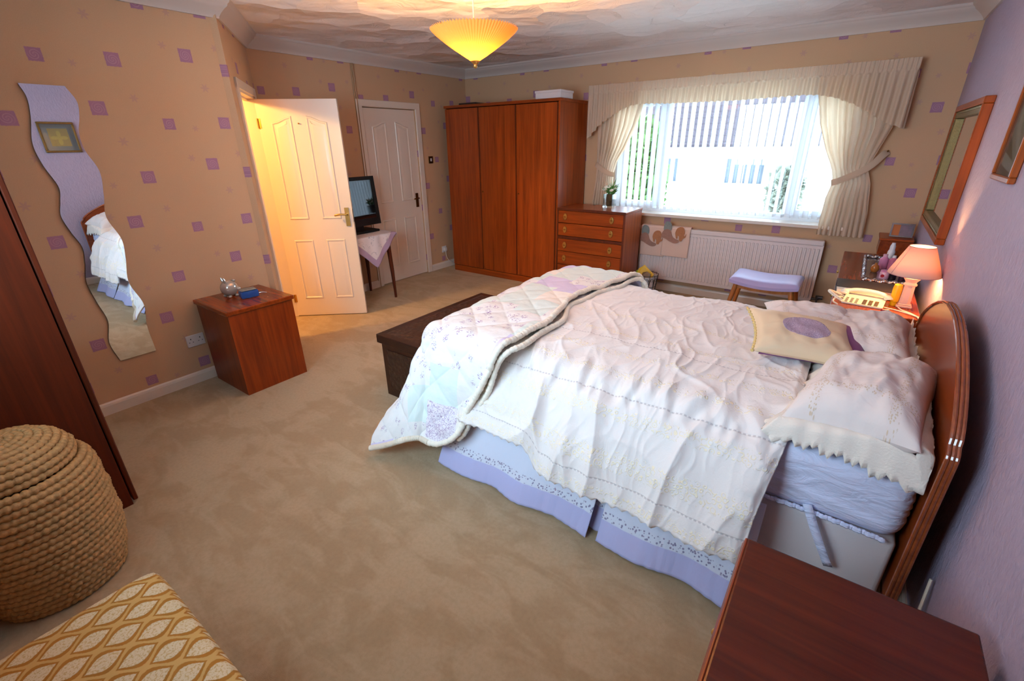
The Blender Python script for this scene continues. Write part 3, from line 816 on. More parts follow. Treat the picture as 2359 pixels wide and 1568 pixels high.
# ------------------------------------------------------------------ wire waste bin
m_wire = plain('black_wire', srgb(50, 46, 48), .45, .4)
bn = thing('waste_bin', 'small black wire scroll waste bin below the towels', 'bin', (2.84, -.42, 0))
bx, by = 2.845, -.42
def ring(r, z, w): return tube([(bx+r*math.cos(a), by+r*math.sin(a), z) for a in np.linspace(0, 2*math.pi, 41)[:-1]], w, 6, closed=True)
for r, z in ((.128, .275), (.112, .15), (.104, .07), (.096, .012)): obj('hoop', ring(r, z, .0028), m_wire, bn, smooth=True)
wl = []
for i in range(14):
    a = 2*math.pi*i/14; c_, s_ = math.cos(a), math.sin(a)
    wl.append(tube([(bx+.096*c_, by+.096*s_, .012), (bx+.13*c_, by+.13*s_, .285)], .0024, 6))
    for sg in (-1, 1):
        pts = []
        for t in np.linspace(0, 1, 22):
            th = t*4.6; rr = .022*(1-.55*t)
            uu = sg*(.030-rr*math.cos(th)); zz = .225+rr*math.sin(th)*1.0+.02*(0)
            aa = a+uu/.125; r_ = .108+.1*(zz-.1)*.2+.012
            pts.append((bx+r_*math.cos(aa), by+r_*math.sin(aa), zz))
        wl.append(tube([(bx+.115*math.cos(a), by+.115*math.sin(a), .15)]+pts, .0018, 5))
for w_ in wl: pass
obj('scroll_work', join(*wl), m_wire, bn, smooth=True)
obj('liner', lathe([(.088, .014), (.100, .10), (.112, .22), (.118, .262), (.112, .25), (.10, .10), (.08, .02)], (bx, by, 0), 28, caps=False), plain('white_bin_liner', srgb(206, 200, 204), .6), bn, smooth=True)
m_yel = plain('yellow_packet', srgb(226, 178, 22), .35, var=.15, nscale=30)
yp = obj('crisp_packet', place(prism([(-.085, -.05), (.07, -.06), (.10, .01), (-.01, .10), (-.06, .055)], lambda u, v, t: (u, t+.02*math.sin(u*25), v), -.012, .012), (bx-.01, by-.03, .275), .1, -.25), m_yel); tag(yp, 'bright yellow wrapper sticking out of the wire bin', 'wrapper')
gp = obj('green_wrapper', place(prism([(-.05, -.05), (.03, -.05), (.035, .02), (-.04, .035)], lambda u, v, t: (u, t, v), -.008, .008), (bx-.07, by-.02, .27), -.3, -.2), plain('lime_wrapper', srgb(150, 168, 40), .4)); tag(gp, 'lime green wrapper at the left of the wire bin', 'wrapper')
rp = obj('striped_wrapper', place(prism([(-.05, -.03), (.045, -.035), (.05, .02), (.01, .045), (-.03, .03)], lambda u, v, t: (u, t+.01*math.sin(u*40), v), -.008, .008), (bx+.02, by-.075, .275), .15, -.3), plain('olive_red_wrapper', srgb(120, 84, 44), .4, var=.5, nscale=18)); tag(rp, 'crumpled brown and red wrapper in front of the yellow one', 'wrapper')

# ------------------------------------------------------------------ lilac stool
m_pale = wood('light_oak', srgb(160, 92, 42), srgb(196, 124, 66), 2, .35)
n = NT('lilac_satin'); n.base(srgb(176, 166, 214), .45, 0, .4); n.b.inputs['Sheen Weight'].default_value = .3; n.bump(n.noise(n.pos(), 500, 2), .12, .002); m_lilac = n.m
st = thing('stool', 'low stool with curved lilac padded seat in front of the radiator', 'stool', (4.03, -.68, 0))
sx, sy = 4.035, -.66
nu_, nv_ = 40, 26
U = np.linspace(-1, 1, nu_)[:, None]; Vv = np.linspace(-1, 1, nv_)[None, :]
hx, hy = .275, .205
def seatz(u): return .432+.030*u*u
ex_ = (1-np.abs(U)**6)*(1-np.abs(Vv)**5)
top = np.stack([sx+hx*U+0*Vv, sy+hy*Vv+0*U, seatz(U)+.048*np.clip(ex_, 0, 1)**.45+0*Vv], -1)
bot = np.stack([sx+hx*.985*U+0*Vv, sy+hy*.985*Vv+0*U, seatz(U)-.028+0*Vv-.012*(1-np.clip(ex_, 0, 1))*0], -1)
V1, F1 = grid(top); V2, F2 = grid(bot, True); F2 = [[i+len(V1) for i in f] for f in F2]
rim = [i*nv_ for i in range(nu_)]+[(nu_-1)*nv_+j for j in range(1, nv_)]+[i*nv_+nv_-1 for i in range(nu_-2, -1, -1)]+[j for j in range(nv_-2, 0, -1)]
nT = len(V1); F3 = [(rim[i], rim[i-1], nT+rim[i-1], nT+rim[i]) for i in range(len(rim))]
obj('seat', (np.vstack([V1, V2]), F1+F2+[f[::-1] for f in F3]), m_lilac, st, smooth=True, sharp=60)
for a, b in ((-1, -1), (1, -1), (-1, 1), (1, 1)):
    obj('leg', tube([(sx+a*.215, sy+b*.15, .43), (sx+a*.255, sy+b*.185, .2), (sx+a*.285, sy+b*.21, 0)], [.021, .019, .012], 12), m_pale, st, smooth=True)
for b in (-1, 1):
    obj('apron', prism([(-.21, .385), (-.1, .372), (.1, .372), (.21, .385), (.215, .425), (.1, .405), (-.1, .405), (-.215, .425)], lambda u, v, t: (sx+u, sy+b*.155+t, v), -.01, .01), m_pale, st)
for a in (-1, 1):
    obj('apron', box(sx+a*.215-.01, sx+a*.215+.01, sy-.14, sy+.14, .39, .425), m_pale, st)

# ------------------------------------------------------------------ switch and sockets
m_white = plain('white_plastic', srgb(222, 214, 212), .35); m_black = plain('black_hole', srgb(20, 18, 20), .5)
sw = thing('light_switch', 'brown light switch plate beside the closed door', 'switch', (0, -.739, 1.42))
obj('plate', box(0, .008, -.78, -.70, 1.38, 1.465, .003), m_darkbrass, sw); obj('rocker', box(.008, .014, -.752, -.728, 1.405, 1.44, .002), m_white, sw)
so = thing('wall_socket', 'white plug socket on the left wall next to the tall wardrobe', 'socket', (0, -.61, .26))
obj('plate', box(0, .009, -.655, -.57, .215, .30, .003), m_white, so); pg = obj('plug', box(.009, .045, -.635, -.59, .235, .285, .006), m_white, so); obj('cable', tube(catmull([(.03, -.61, .235), (.035, -.605, .16), (.03, -.56, .10), (.04, -.45, .03)], 16), .004, 6), m_white, so, smooth=True)
s2 = thing('double_socket', 'white double plug socket on the wall beside the cabinet by the wavy mirror', 'socket', (XM, -4.11, .31))
obj('plate', box(XM, XM+.009, -4.168, -4.052, .275, .362, .003), m_white, s2)
for yy in (-4.14, -4.08):
    obj('pin_hole', join(box(XM+.0088, XM+.0094, yy-.003, yy+.003, .330, .339), box(XM+.0088, XM+.0094, yy-.015, yy-.009, .308, .313), box(XM+.0088, XM+.0094, yy+.009, yy+.015, .308, .313)), m_black, s2)
# ------------------------------------------------------------------ small table with television behind the open door
m_mahog = wood('dark_mahogany', srgb(58, 22, 12), srgb(92, 38, 18), 2, .3)
tt = thing('side_table', 'small dark table with thin tapered legs behind the open door', 'table', (.27, -2.21, 0))
el = [(.27+.26*math.copysign(abs(math.cos(a))**.6, math.cos(a)), -2.21+.31*math.copysign(abs(math.sin(a))**.6, math.sin(a))) for a in np.linspace(0, 2*math.pi, 49)[:-1]]
obj('tabletop', prism(el, lambda u, v, t: (u, v, t), .712, .733), m_mahog, tt)
el2 = [(.27+.235*math.copysign(abs(math.cos(a))**.6, math.cos(a)), -2.21+.285*math.copysign(abs(math.sin(a))**.6, math.sin(a))) for a in np.linspace(0, 2*math.pi, 49)[:-1]]
obj('apron', prism(el2, lambda u, v, t: (u, v, t), .60, .712), m_mahog, tt, smooth=True)
for a, b in ((-1, -1), (1, -1), (-1, 1), (1, 1)):
    obj('leg', tube([(.27+a*.205, -2.21+b*.25, .64), (.27+a*.215, -2.21+b*.262, .3), (.27+a*.222, -2.21+b*.265, 0)], [.026, .021, .014], 10), m_mahog, tt, smooth=True)
n = NT('embroidered_cloth')
uvs = n.sep(n.uv()); edge = n.math('MINIMUM', n.math('MINIMUM', uvs[0], n.math('SUBTRACT', 1.0, uvs[0])), n.math('MINIMUM', uvs[1], n.math('SUBTRACT', 1.0, uvs[1])))
spr = n.step(n.noise(n.mapping(n.uv(), (9, 9, 1)), 1.4, 4, .7, 1.5), .60, .66)
c = n.mix(n.math('MULTIPLY', spr, .7), srgb(226, 214, 214), srgb(128, 122, 136))
n.base(n.mix(n.step(edge, .075, .068), c, srgb(176, 152, 178)), .9, 0, .1); m_cloth = n.m
nn = 70; g = np.linspace(-.5, .5, nn)
A, B = np.meshgrid(g*.86, g*.86, indexing='ij')
rx_ = (A-B)/math.sqrt(2); ry_ = (A+B)/math.sqrt(2)          # diamond-wise on the table
X = .27+rx_; Y = -2.21+ry_; hx_, hy_ = .262, .312
ox = np.maximum(np.abs(rx_)-hx_, 0); oy = np.maximum(np.abs(ry_)-hy_, 0); ov = np.hypot(ox, oy)
Z = .7345-np.maximum(ov-.01, 0)*.97
X = .27+np.clip(rx_, -hx_, hx_)+np.sign(rx_)*np.minimum(ox, .012+.1*ox); Y = -2.21+np.clip(ry_, -hy_, hy_)+np.sign(ry_)*np.minimum(oy, .012+.1*oy)
X = X+np.where(ov > .01, .006*np.sin(ry_*40), 0); X = np.maximum(X, .004)
uvc = np.stack([(A/.86+.5), (B/.86+.5)], -1)
tcl = obj('tablecloth', grid(np.stack([X, Y, Z], -1)), m_cloth, smooth=True, sharp=180, uv=uvc); solid(tcl, .003, 1)
tag(tcl, 'white embroidered cloth with mauve border laid cornerwise on the small table', 'tablecloth')
tv = thing('television', 'black flat screen television on the small table behind the door', 'television', (.22, -2.2, .738))
m_tv = plain('black_plastic', srgb(12, 12, 13), .5, 0, .25); m_scr = plain('dark_screen', srgb(8, 10, 14), .03, 0, .8)
def tlt(VF): return xf(VF, Matrix.Translation((.24, 0, .80)) @ Matrix.Rotation(math.radians(-5), 4, 'Y') @ Matrix.Translation((-.24, 0, -.80)))
obj('casing', tlt(box(.20, .275, -2.58, -1.86,   .80, 1.30, .006)), m_tv, tv)
obj('bezel', tlt(join(box(.275, .283, -2.58, -1.86, 1.262, 1.30), box(.275, .283, -2.58, -1.86, .80, .872), box(.275, .283, -1.905, -1.86, .872, 1.262), box(.275, .283, -2.58, -2.535, .872, 1.262))), m_tv, tv)
obj('screen', tlt(box(.275, .278, -2.535, -1.905, .872, 1.262)), m_scr, tv)
obj('foot', join(box(.12, .36, -2.42, -1.95, .738, .762, .005), box(.2, .26, -2.32, -2.08, .76, .80)), m_tv, tv)

# ------------------------------------------------------------------ wavy mirror
m_mirror = plain('mirror_silver', (.86, .87, .88, 1), .0, 1.0)
le = catmull([(-4.54, 1.925), (-4.526, 1.858), (-4.540, 1.764), (-4.573, 1.637), (-4.565, 1.527), (-4.535, 1.411), (-4.552, 1.33), (-4.572, 1.255), (-4.556, 1.16), (-4.532, 1.067), (-4.548, .966), (-4.573, .864), (-4.561, .733), (-4.543, .603), (-4.576, .465), (-4.556, .33)], 150)
ri = catmull([(-4.353, 1.925), (-4.323, 1.85), (-4.336, 1.771), (-4.362, 1.69), (-4.362, 1.60), (-4.329, 1.482), (-4.348, 1.348), (-4.372, 1.224), (-4.336, 1.087), (-4.348, .966), (-4.374, .816), (-4.337, .66), (-4.358, .512), (-4.356, .33)], 150)
out = [tuple(p_) for p_ in le]+[tuple(p_) for p_ in ri[::-1]]
wm = obj('wavy_mirror', prism([(a, b) for a, b in out], lambda u, v, t: (XM+.004+t, u, v), 0, .006), [m_mirror, plain('mirror_back', srgb(60, 56, 54), .6)], fm=[1, 0]+[1]*len(out))
tag(wm, 'tall frameless wavy edged mirror on the left wall', 'mirror')

# ------------------------------------------------------------------ pair of bedside cabinets
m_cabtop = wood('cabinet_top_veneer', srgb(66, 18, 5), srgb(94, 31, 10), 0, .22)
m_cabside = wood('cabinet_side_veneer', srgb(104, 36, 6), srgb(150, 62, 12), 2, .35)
def cabinet(label, x0, x1, y0, y1, h, front, m_cabtop=m_cabtop):
    cx, cy_ = (x0+x1)/2, (y0+y1)/2
    t = thing('bedside_cabinet', label, 'cabinet', (cx, cy_, 0), 'matching bedside cabinets')
    o_ = .012
    obj('body', join(box(x0+o_, x0+o_+.016, y0+o_, y1-o_, 0, h-.03), box(x1-o_-.016, x1-o_, y0+o_, y1-o_, 0, h-.03), box(x0+o_+.016, x1-o_-.016, y0+o_, y0+o_+.016, 0, h-.03), box(x0+o_+.016, x1-o_-.016, y1-o_-.016, y1-o_, 0, h-.03), box(x0+o_+.016, x1-o_-.016, y0+o_+.016, y1-o_-.016, .04, .06)), m_cabside, t)
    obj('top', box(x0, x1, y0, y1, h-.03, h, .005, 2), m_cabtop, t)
    fx = x0 if front < 0 else x1; s = front
    dxa, dxb = sorted((fx-s*.012, fx-s*.002))
    d_ = obj('door', box(dxa, dxb, y0+.02, y1-.02, .05, h-.19, .002), m_cabside, t)
    obj('knob', ball((fx+s*.008, y0+.06, h-.28), .011, 12, 8), m_brass, d_, smooth=True)
    w_ = obj('drawer', box(dxa, dxb, y0+.02, y1-.02, h-.18, h-.04, .002), m_cabside, t)
    obj('knob', ball((fx+s*.008, cy_, h-.11), .011, 12, 8), m_brass, w_, smooth=True)
    return t
CABZ = .62
cabinet('teak bedside cabinet with an ornament on it below the wavy mirror', .90, 1.392, -4.068, -3.598, CABZ, -1, wood('cabinet_top_lit', srgb(112, 42, 10), srgb(152, 66, 20), 0, .22))  # lighter copy of the top veneer, the window's reflection put into its colour
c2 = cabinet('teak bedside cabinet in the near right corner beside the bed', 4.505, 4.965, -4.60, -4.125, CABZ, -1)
m_mould = wood('cabinet_edge', srgb(104, 38, 16), srgb(136, 56, 24), 1, .3)
for k_, zz0 in ((0, .594), (1, .603), (2, .612)):
    obj('edge_bead', tube([(4.505-.002-.002*(2-k_), -4.60, zz0), (4.505-.002-.002*(2-k_), -4.125, zz0)], .0042, 8), m_mould, c2, smooth=True)

# ornaments on the left cabinet
n = NT('pearl_lustre'); n.base(srgb(186, 172, 160), .12, .25, .7); n.b.inputs['Coat Weight'].default_value = .6; m_pearl = n.m
pgx, pgy = 1.045, -3.87
pz = thing('pig_ornament', 'round shiny pearly pig ornament on the left cabinet', 'ornament', (pgx, pgy, CABZ))
obj('body', ball((pgx, pgy, CABZ+.062), (.054, .058, .056), 28, 18), m_pearl, pz, smooth=True)
obj('snout', ball((pgx+.03, pgy+.048, CABZ+.052), (.016, .016, .014), 14, 10), m_pearl, pz, smooth=True)
for dx_, dy_ in ((-.012, .018), (.016, .02)): 
    obj('ear', tube([(pgx+dx_, pgy-.03+dy_*.4, CABZ+.108), (pgx+dx_*1.2, pgy-.036+dy_*.4, CABZ+.128), (pgx+dx_*1.4, pgy-.04+dy_*.4, CABZ+.142)], [.011, .008, .002], 8), m_pearl, pz, smooth=True)
obj('tail', ball((pgx+.01, pgy+.035, CABZ+.112), (.016, .014, .010), 12, 8), m_pearl, pz, smooth=True)
for dx_, dy_ in ((.03, .03), (.035, -.02), (-.02, .03), (-.02, -.03)):
    obj('foot', ball((pgx+dx_, pgy+dy_, CABZ+.009), (.013, .013, .009), 10, 8), m_pearl, pz, smooth=True)
n = NT('blue_crystal'); n.base(srgb(36, 92, 176), .08, 0, .8); n.b.inputs['Transmission Weight'].default_value = .35; m_blue = n.m
gb = thing('blue_case', 'small blue shiny case with a silver clip on the left cabinet', 'case', (1.18, -3.80, CABZ))
obj('body', place(box(-.035, .035, -.062, .055, 0, .052, .010, 2), (1.175, -3.80, CABZ), -.15), m_blue, gb, smooth=True)
obj('lid', place(box(-.033, .033, -.058, .045, .052, .062, .004), (1.175, -3.80, CABZ), -.15), plain('grey_lid', srgb(120, 122, 118), .3), gb)
obj('clip', tube(catmull([(1.20, -3.745, CABZ+.02), (1.21, -3.725, CABZ+.022), (1.218, -3.70, CABZ+.014)], 8), .0045, 8), plain('bright_silver', srgb(220, 220, 220), .15, 1), gb, smooth=True)

# ------------------------------------------------------------------ near wardrobe on the left
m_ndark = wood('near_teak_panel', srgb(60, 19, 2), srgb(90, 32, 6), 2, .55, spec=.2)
nw = thing('near_wardrobe', 'large dark teak wardrobe side rising at the left edge', 'wardrobe', (1.45, -5.2, 0))
wx, wy0, wy1 = 1.99, FRONT+.01, -4.893
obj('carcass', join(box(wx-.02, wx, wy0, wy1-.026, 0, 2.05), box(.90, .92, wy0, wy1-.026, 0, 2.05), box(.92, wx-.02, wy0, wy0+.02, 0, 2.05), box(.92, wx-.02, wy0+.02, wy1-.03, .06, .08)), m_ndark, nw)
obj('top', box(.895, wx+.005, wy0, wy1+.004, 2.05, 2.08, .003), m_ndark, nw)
for i in range(2):
    a = .90+i*.545
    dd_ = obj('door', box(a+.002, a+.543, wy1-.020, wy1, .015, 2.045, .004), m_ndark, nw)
    obj('knob', ball((a+(.50 if i == 0 else .045), wy1+.014, 1.05), .014, 12, 8), m_brass, dd_, smooth=True)
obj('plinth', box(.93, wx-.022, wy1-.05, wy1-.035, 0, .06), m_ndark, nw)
obj('screw_cap', xf(lathe([(.006, 0), (.005, .002)], n=12), Matrix.Translation((wx, -4.965, .075)) @ Matrix.Rotation(math.pi/2, 4, 'Y')), m_white, nw)

# ------------------------------------------------------------------ seagrass laundry basket
n = NT('seagrass')
fu = n.noise(n.mapping(n.objco(), (1, 1, 1)), 90, 3, .6)
gg = n.noise(n.mapping(n.objco(), (9, 9, 40)), 6, 2)
n.base(n.mix(n.math('ADD', n.math('MULTIPLY', fu, .6), n.math('MULTIPLY', gg, .4)), srgb(104, 66, 30), srgb(206, 164, 108)), .55, 0, .35); n.bump(fu, .5, .004); m_sea = n.m
BX, BYY = 2.252, -5.235
lb = thing('laundry_basket', 'round coiled seagrass laundry basket with a domed lid', 'basket', (BX, BYY, 0))
def coil(r, z, rr, seed):
    ns, nc = 300, 9
    a = np.linspace(0, 2*math.pi, ns, endpoint=False)
    ns_st = max(20, int(2*math.pi*r/.021)); ph = (a*ns_st/(2*math.pi)+seed*.5) % 1
    sw_ = .70+.40*np.clip(np.sin(math.pi*ph), 0, 1)**.6
    rs = np.random.RandomState(seed); wob = np.interp(a, np.linspace(0, 2*math.pi, 25), np.r_[rs.normal(0, .0022, 24), 0]); 
    th = np.linspace(0, 2*math.pi, nc, endpoint=False)
    R = (r+wob)[:, None]+rr*sw_[:, None]*np.cos(th)[None]
    Z = z+wob[:, None]*.5+rr*sw_[:, None]*np.sin(th)[None]
    V = np.stack([BX+R*np.cos(a)[:, None], BYY+R*np.sin(a)[:, None], Z], -1).reshape(-1, 3)
    i = np.arange(ns)[:, None]; j = np.arange(nc)[None]
    F = np.stack([i*nc+j, ((i+1) % ns)*nc+j, ((i+1) % ns)*nc+(j+1) % nc, i*nc+(j+1) % nc], -1).reshape(-1, 4).tolist()
    return V, F
prof = [(.196, .012), (.214, .08), (.228, .2), (.230, .34), (.224, .45), (.210, .505), (.188, .532)]
pr, sl_ = resample(catmull(prof, 120), 400)
step_ = .0255; k = 0; dist = 0
obj('inner_wall', lathe([(.186, .005), (.202, .08), (.215, .2), (.217, .34), (.211, .45), (.19, .50)], (BX, BYY, 0), 40), m_sea, lb, smooth=True)
while dist < sl_[-1]:
    r = np.interp(dist, sl_, pr[:, 0]); z = np.interp(dist, sl_, pr[:, 1])
    obj('coil', coil(r, z+.006, .0145, k), m_sea, lb, smooth=True, sharp=180); dist += step_; k += 1
lid = obj('lid', lathe([(.160, .535), (.156, .575), (.135, .607), (.09, .625), (.04, .633), (.002, .635)], (BX, BYY, 0), 40, caps=False), m_sea, lb, smooth=True)
prof = [(.186, .546), (.182, .575), (.165, .603), (.138, .624), (.11, .637), (.075, .645), (.045, .649), (.018, .651)]
pr, sl_ = resample(catmull(prof, 120), 300); dist = 0
while dist < sl_[-1]:
    r = np.interp(dist, sl_, pr[:, 0]); z = np.interp(dist, sl_, pr[:, 1])
    obj('coil', coil(r, z, .0135, k), m_sea, lid, smooth=True, sharp=180); dist += .0245; k += 1

# ------------------------------------------------------------------ patterned seat in the foreground
n = NT('gold_leaf_damask')
uvs = n.sep(n.uv()); su, sv = .104, .094
u_ = n.math('DIVIDE', uvs[1], su); v_ = n.math('DIVIDE', uvs[0], sv)
def ogee(uo, vo):
    a = n.math('ADD', u_, uo); b = n.math('ADD', v_, vo)
    fa = n.math('SUBTRACT', n.math('FRACT', a), .5); fb = n.math('SUBTRACT', n.math('FRACT', b), .5)
    prof_ = n.math('MULTIPLY', n.math('ADD', n.math('COSINE', n.math('MULTIPLY', fa, 2*math.pi)), 1.0), .25)
    return fa, fb, prof_
fa, fb, pf = ogee(0, 0); ga_, gb_, pg_ = ogee(.5, .5)
wobn = n.math('MULTIPLY', n.math('SUBTRACT', n.noise(n.uv(), 160, 2), .5), .05)
def maskleaf(fa, fb, pf, k, sc):
    lim = n.math('MULTIPLY', n.math('POWER', n.math('MAXIMUM', n.math('MULTIPLY', pf, 2.0), 0.0), .8), k)
    lim = n.math('SUBTRACT', lim, sc)
    return n.step(n.math('ADD', n.math('SUBTRACT', lim, n.math('ABSOLUTE', fb)), wobn), 0.0, .03)
dark = n.math('MAXIMUM', maskleaf(fa, fb, pf, .44, .04), maskleaf(ga_, gb_, pg_, .44, .04))
lightm = n.math('MAXIMUM', maskleaf(fa, fb, pf, .36, .09), maskleaf(ga_, gb_, pg_, .36, .09))
veins = n.step(n.noise(n.mapping(n.uv(), (1, 1, 1)), 170, 3, .7), .42, .5)
c = n.mix(dark, srgb(190, 154, 92), srgb(158, 108, 38))
c = n.mix(lightm, c, n.mix(veins, srgb(186, 160, 112), srgb(206, 190, 158)))
n.base(c, .7, 0, .25); n.bump(n.math('ADD', n.math('MULTIPLY', dark, -.5), lightm), .3, .003); m_damask = n.m
fs = thing('foreground_stool', 'padded stool seat in gold and cream leaf damask in the near foreground', 'stool', (3.45, -5.24, 0))
sx0, sx1, sy0, sy1, sz = 3.085, 3.86, -5.46, -5.068, .475
nu_, nv_ = 60, 40
U = np.linspace(-1, 1, nu_)[:, None]; Vv = np.linspace(-1, 1, nv_)[None, :]
cxs, cys, hx, hy = (sx0+sx1)/2, (sy0+sy1)/2, (sx1-sx0)/2, (sy1-sy0)/2
ee = np.clip((1-np.abs(U)**10)*(1-np.abs(Vv)**8), 0, 1)
def sq(t, k=.93): return np.sign(t)*np.abs(t)**k
xx = cxs+hx*U*(1-.03*np.abs(Vv)**12)+0*Vv; yy = cys+hy*Vv*(1-.03*np.abs(U)**12)+0*U
top = np.stack([xx, yy, sz-.035+.035*ee**.35+.012*(1-U**2)*(1-Vv**2)], -1)
skirt_ = []
uvt = np.stack([xx, yy], -1)
V1, F1 = grid(top)
rim = [i*nv_ for i in range(nu_)]+[(nu_-1)*nv_+j for j in range(1, nv_)]+[i*nv_+nv_-1 for i in range(nu_-2, -1, -1)]+[j for j in range(nv_-2, 0, -1)]
base_ = V1[rim]+np.array([0, 0, -.075]); nT = len(V1)
F3 = [(rim[i], nT+i, nT+(i+1) % len(rim), rim[(i+1) % len(rim)]) for i in range(len(rim))]
uvb = uvt.reshape(-1, 2)[rim]+(V1[rim][:, :2]-np.array([cxs, cys]))*.15
obj('seat', (np.vstack([V1, base_]), F1+F3+[[nT+i for i in range(len(rim))]]), m_damask, fs, smooth=True, sharp=70, uv=np.vstack([uvt.reshape(-1, 2), uvb]))
obj('frame', box(sx0+.02, sx1-.02, sy0+.02, sy1-.02, .33, .37, .004), m_mahog, fs)
for a in (sx0+.05, sx1-.05):
    for b in (sy0+.05, sy1-.05):
        obj('leg', tube([(a, b, .35), (a, b, 0)], [.022, .014], 10), m_mahog, fs, smooth=True)
# ------------------------------------------------------------------ dressing table along the right wall
dt = thing('dressing_table', 'long teak dressing table along the lavender wall beyond the bed', 'dressing table', (4.75, -1.3, 0))
DX0, DX1, DY0, DY1, DTZ = 4.545, 4.955, -2.16, -.40, .72
obj('tabletop', box(DX0, DX1, DY0, DY1, DTZ-.025, DTZ, .004), m_teak_y, dt)
obj('pedestal', box(DX0+.02, DX1-.01, DY0+.02, DY0+.46, .03, DTZ-.025, .002), m_teak, dt)
obj('pedestal', box(DX0+.02, DX1-.01, DY1-.46, DY1-.02, .03, DTZ-.025, .002), m_teak, dt)
for yc in (DY0+.24, DY1-.24):
    for z in (.08, .285, .49):
        w_ = obj('drawer', box(DX0+.005, DX0+.02, yc-.21, yc+.21, z, z+.19, .003), m_teak, dt)
        obj('knob', ball((DX0-.004, yc, z+.1), .012, 12, 8), m_brass, w_, smooth=True)
obj('riser', box(4.765, 4.975, -.40, -.10, DTZ, .835, .003), m_teak_y, dt)
obj('riser_top', box(4.755, 4.98, -.41, -.095, .835, .852, .003), m_teak_x, dt)
obj('back_rail', box(DX1-.02, DX1-.005, DY0+.46, DY1-.46, .3, DTZ-.025), m_teak, dt)

# framed photo on the riser
m_silver = plain('silver_frame', srgb(150, 140, 142), .25, .8)
ph_ = thing('photo_frame', 'small photo in a silver frame standing on the dressing table riser', 'photo frame', (4.88, -.26, .853))
def pf(u, v, t): 
    a = .28
    return (4.815+u*1.0, -.30+v*math.sin(a)-t*math.cos(a), .854+v*math.cos(a)+t*math.sin(a))
obj('frame', join(prism([(0, 0), (.15, 0), (.15, .012), (0, .012)], pf, 0, .012), prism([(0, .098), (.15, .098), (.15, .11), (0, .11)], pf, 0, .012), prism([(0, .012), (.012, .012), (.012, .098), (0, .098)], pf, 0, .012), prism([(.138, .012), (.15, .012), (.15, .098), (.138, .098)], pf, 0, .012)), m_silver, ph_)
obj('picture', prism([(.012, .012), (.06, .012), (.06, .098), (.012, .098)], pf, 0, .006), plain('orange_print', srgb(196, 108, 52), .3), ph_)
obj('picture', prism([(.06, .012), (.138, .012), (.138, .098), (.06, .098)], pf, 0, .006), plain('mauve_print', srgb(126, 108, 122), .3, var=.3, nscale=30), ph_)
obj('strut', prism([(.06, 0), (.09, 0), (.08, .08), (.07, .08)], lambda u, v, t: (4.815+u, -.30+.062-.03*v+t, .853+v), 0, .004), m_silver, ph_)

# tray with toiletries
tr = thing('vanity_tray', 'ornate silver tray on the dressing table', 'tray', (4.80, -1.05, DTZ))
TX0, TX1, TY0, TY1 = 4.69, 4.93, -1.44, -.62
n = NT('chased_silver'); n.base(srgb(176, 166, 166), .22, .9, .5); n.bump(n.vor(n.pos(), 75), .8, .006); m_chased = n.m
obj('tray_floor', box(TX0, TX1, TY0, TY1, DTZ+.001, DTZ+.006), m_silver, tr)
rimp = [(TX0, TY0), (TX1, TY0), (TX1, TY1), (TX0, TY1)]
for i in range(4):
    a, b = np.array(rimp[i]), np.array(rimp[(i+1) % 4]); k_ = int(np.linalg.norm(b-a)/.012)
    pts = [np.r_[a+(b-a)*t, DTZ+.016+.004*math.sin(t*k_*1.6)] for t in np.linspace(0, 1, k_*2)]
    obj('tray_rim', tube(pts, [.009+.004*abs(math.sin(j*.8)) for j in range(len(pts))], 7), m_chased, tr, smooth=True)
def bottle(name, label, x, y, prof, mat, capprof=None, capmat=None, n_=18, z0=DTZ+.0065, group=None):
    if capprof is None:
        o = obj(name, lathe([(r, z0+z) for r, z in prof], (x, y, 0), n_), mat, smooth=True); tag(o, label, name.replace('_', ' ').split()[-1], group); return o
    t = thing(name, label, name.replace('_', ' ').split()[-1], (x, y, z0), group)
    obj('body', lathe([(r, z0+z) for r, z in prof], (x, y, 0), n_), mat, t, smooth=True)
    obj('cap', lathe([(r, z0+z) for r, z in capprof], (x, y, 0), n_), capmat, t, smooth=True); return t
m_wcream = plain('white_bottle_plastic', srgb(232, 226, 230), .35); m_pink = plain('pink_bottle', srgb(206, 132, 170), .25); m_pinkl = plain('pale_pink_glass', srgb(222, 170, 190), .2)
m_red = plain('red_label', srgb(176, 26, 40), .4); m_amber = plain('amber_glass', srgb(168, 98, 40), .15); m_dkb = plain('dark_bottle', srgb(26, 20, 28), .2)
G_ = 'toiletries on the silver tray'
bottle('spray_bottle', 'tall white spray bottle at the back of the silver tray', 4.832, -.80, [(.022, 0), (.023, .01), (.023, .095), (.017, .11)], m_wcream, [(.017, .11), (.017, .135), (.012, .15), (.011, .16)], m_wcream, group=G_)
bottle('lotion_bottle', 'mauve pink lotion bottle standing next to the white spray bottle', 4.795, -.98, [(.026, 0), (.028, .01), (.028, .07), (.015, .085)], m_pink, [(.014, .085), (.014, .105)], m_pinkl, group=G_)
bottle('lotion_bottle', 'pink bottle half hidden under the lampshade edge', 4.845, -1.00, [(.024, 0), (.025, .01), (.025, .075), (.012, .088)], plain('rose_bottle', srgb(200, 110, 140), .3), [(.012, .088), (.012, .104)], m_wcream, group=G_)
bottle('perfume_bottle', 'small amber round bottle at the left of the tray', 4.748, -1.13, [(.016, 0), (.024, .012), (.026, .03), (.02, .048), (.008, .056), (.008, .066)], m_amber, group=G_)
t = bottle('pink_jar', 'small pale pink jar with a red spot at the tray front', 4.800, -1.30, [(.026, 0), (.027, .006), (.027, .042), (.024, .046)], m_pinkl, [(.025, .046), (.025, .056), (.02, .058)], m_pink, group=G_)
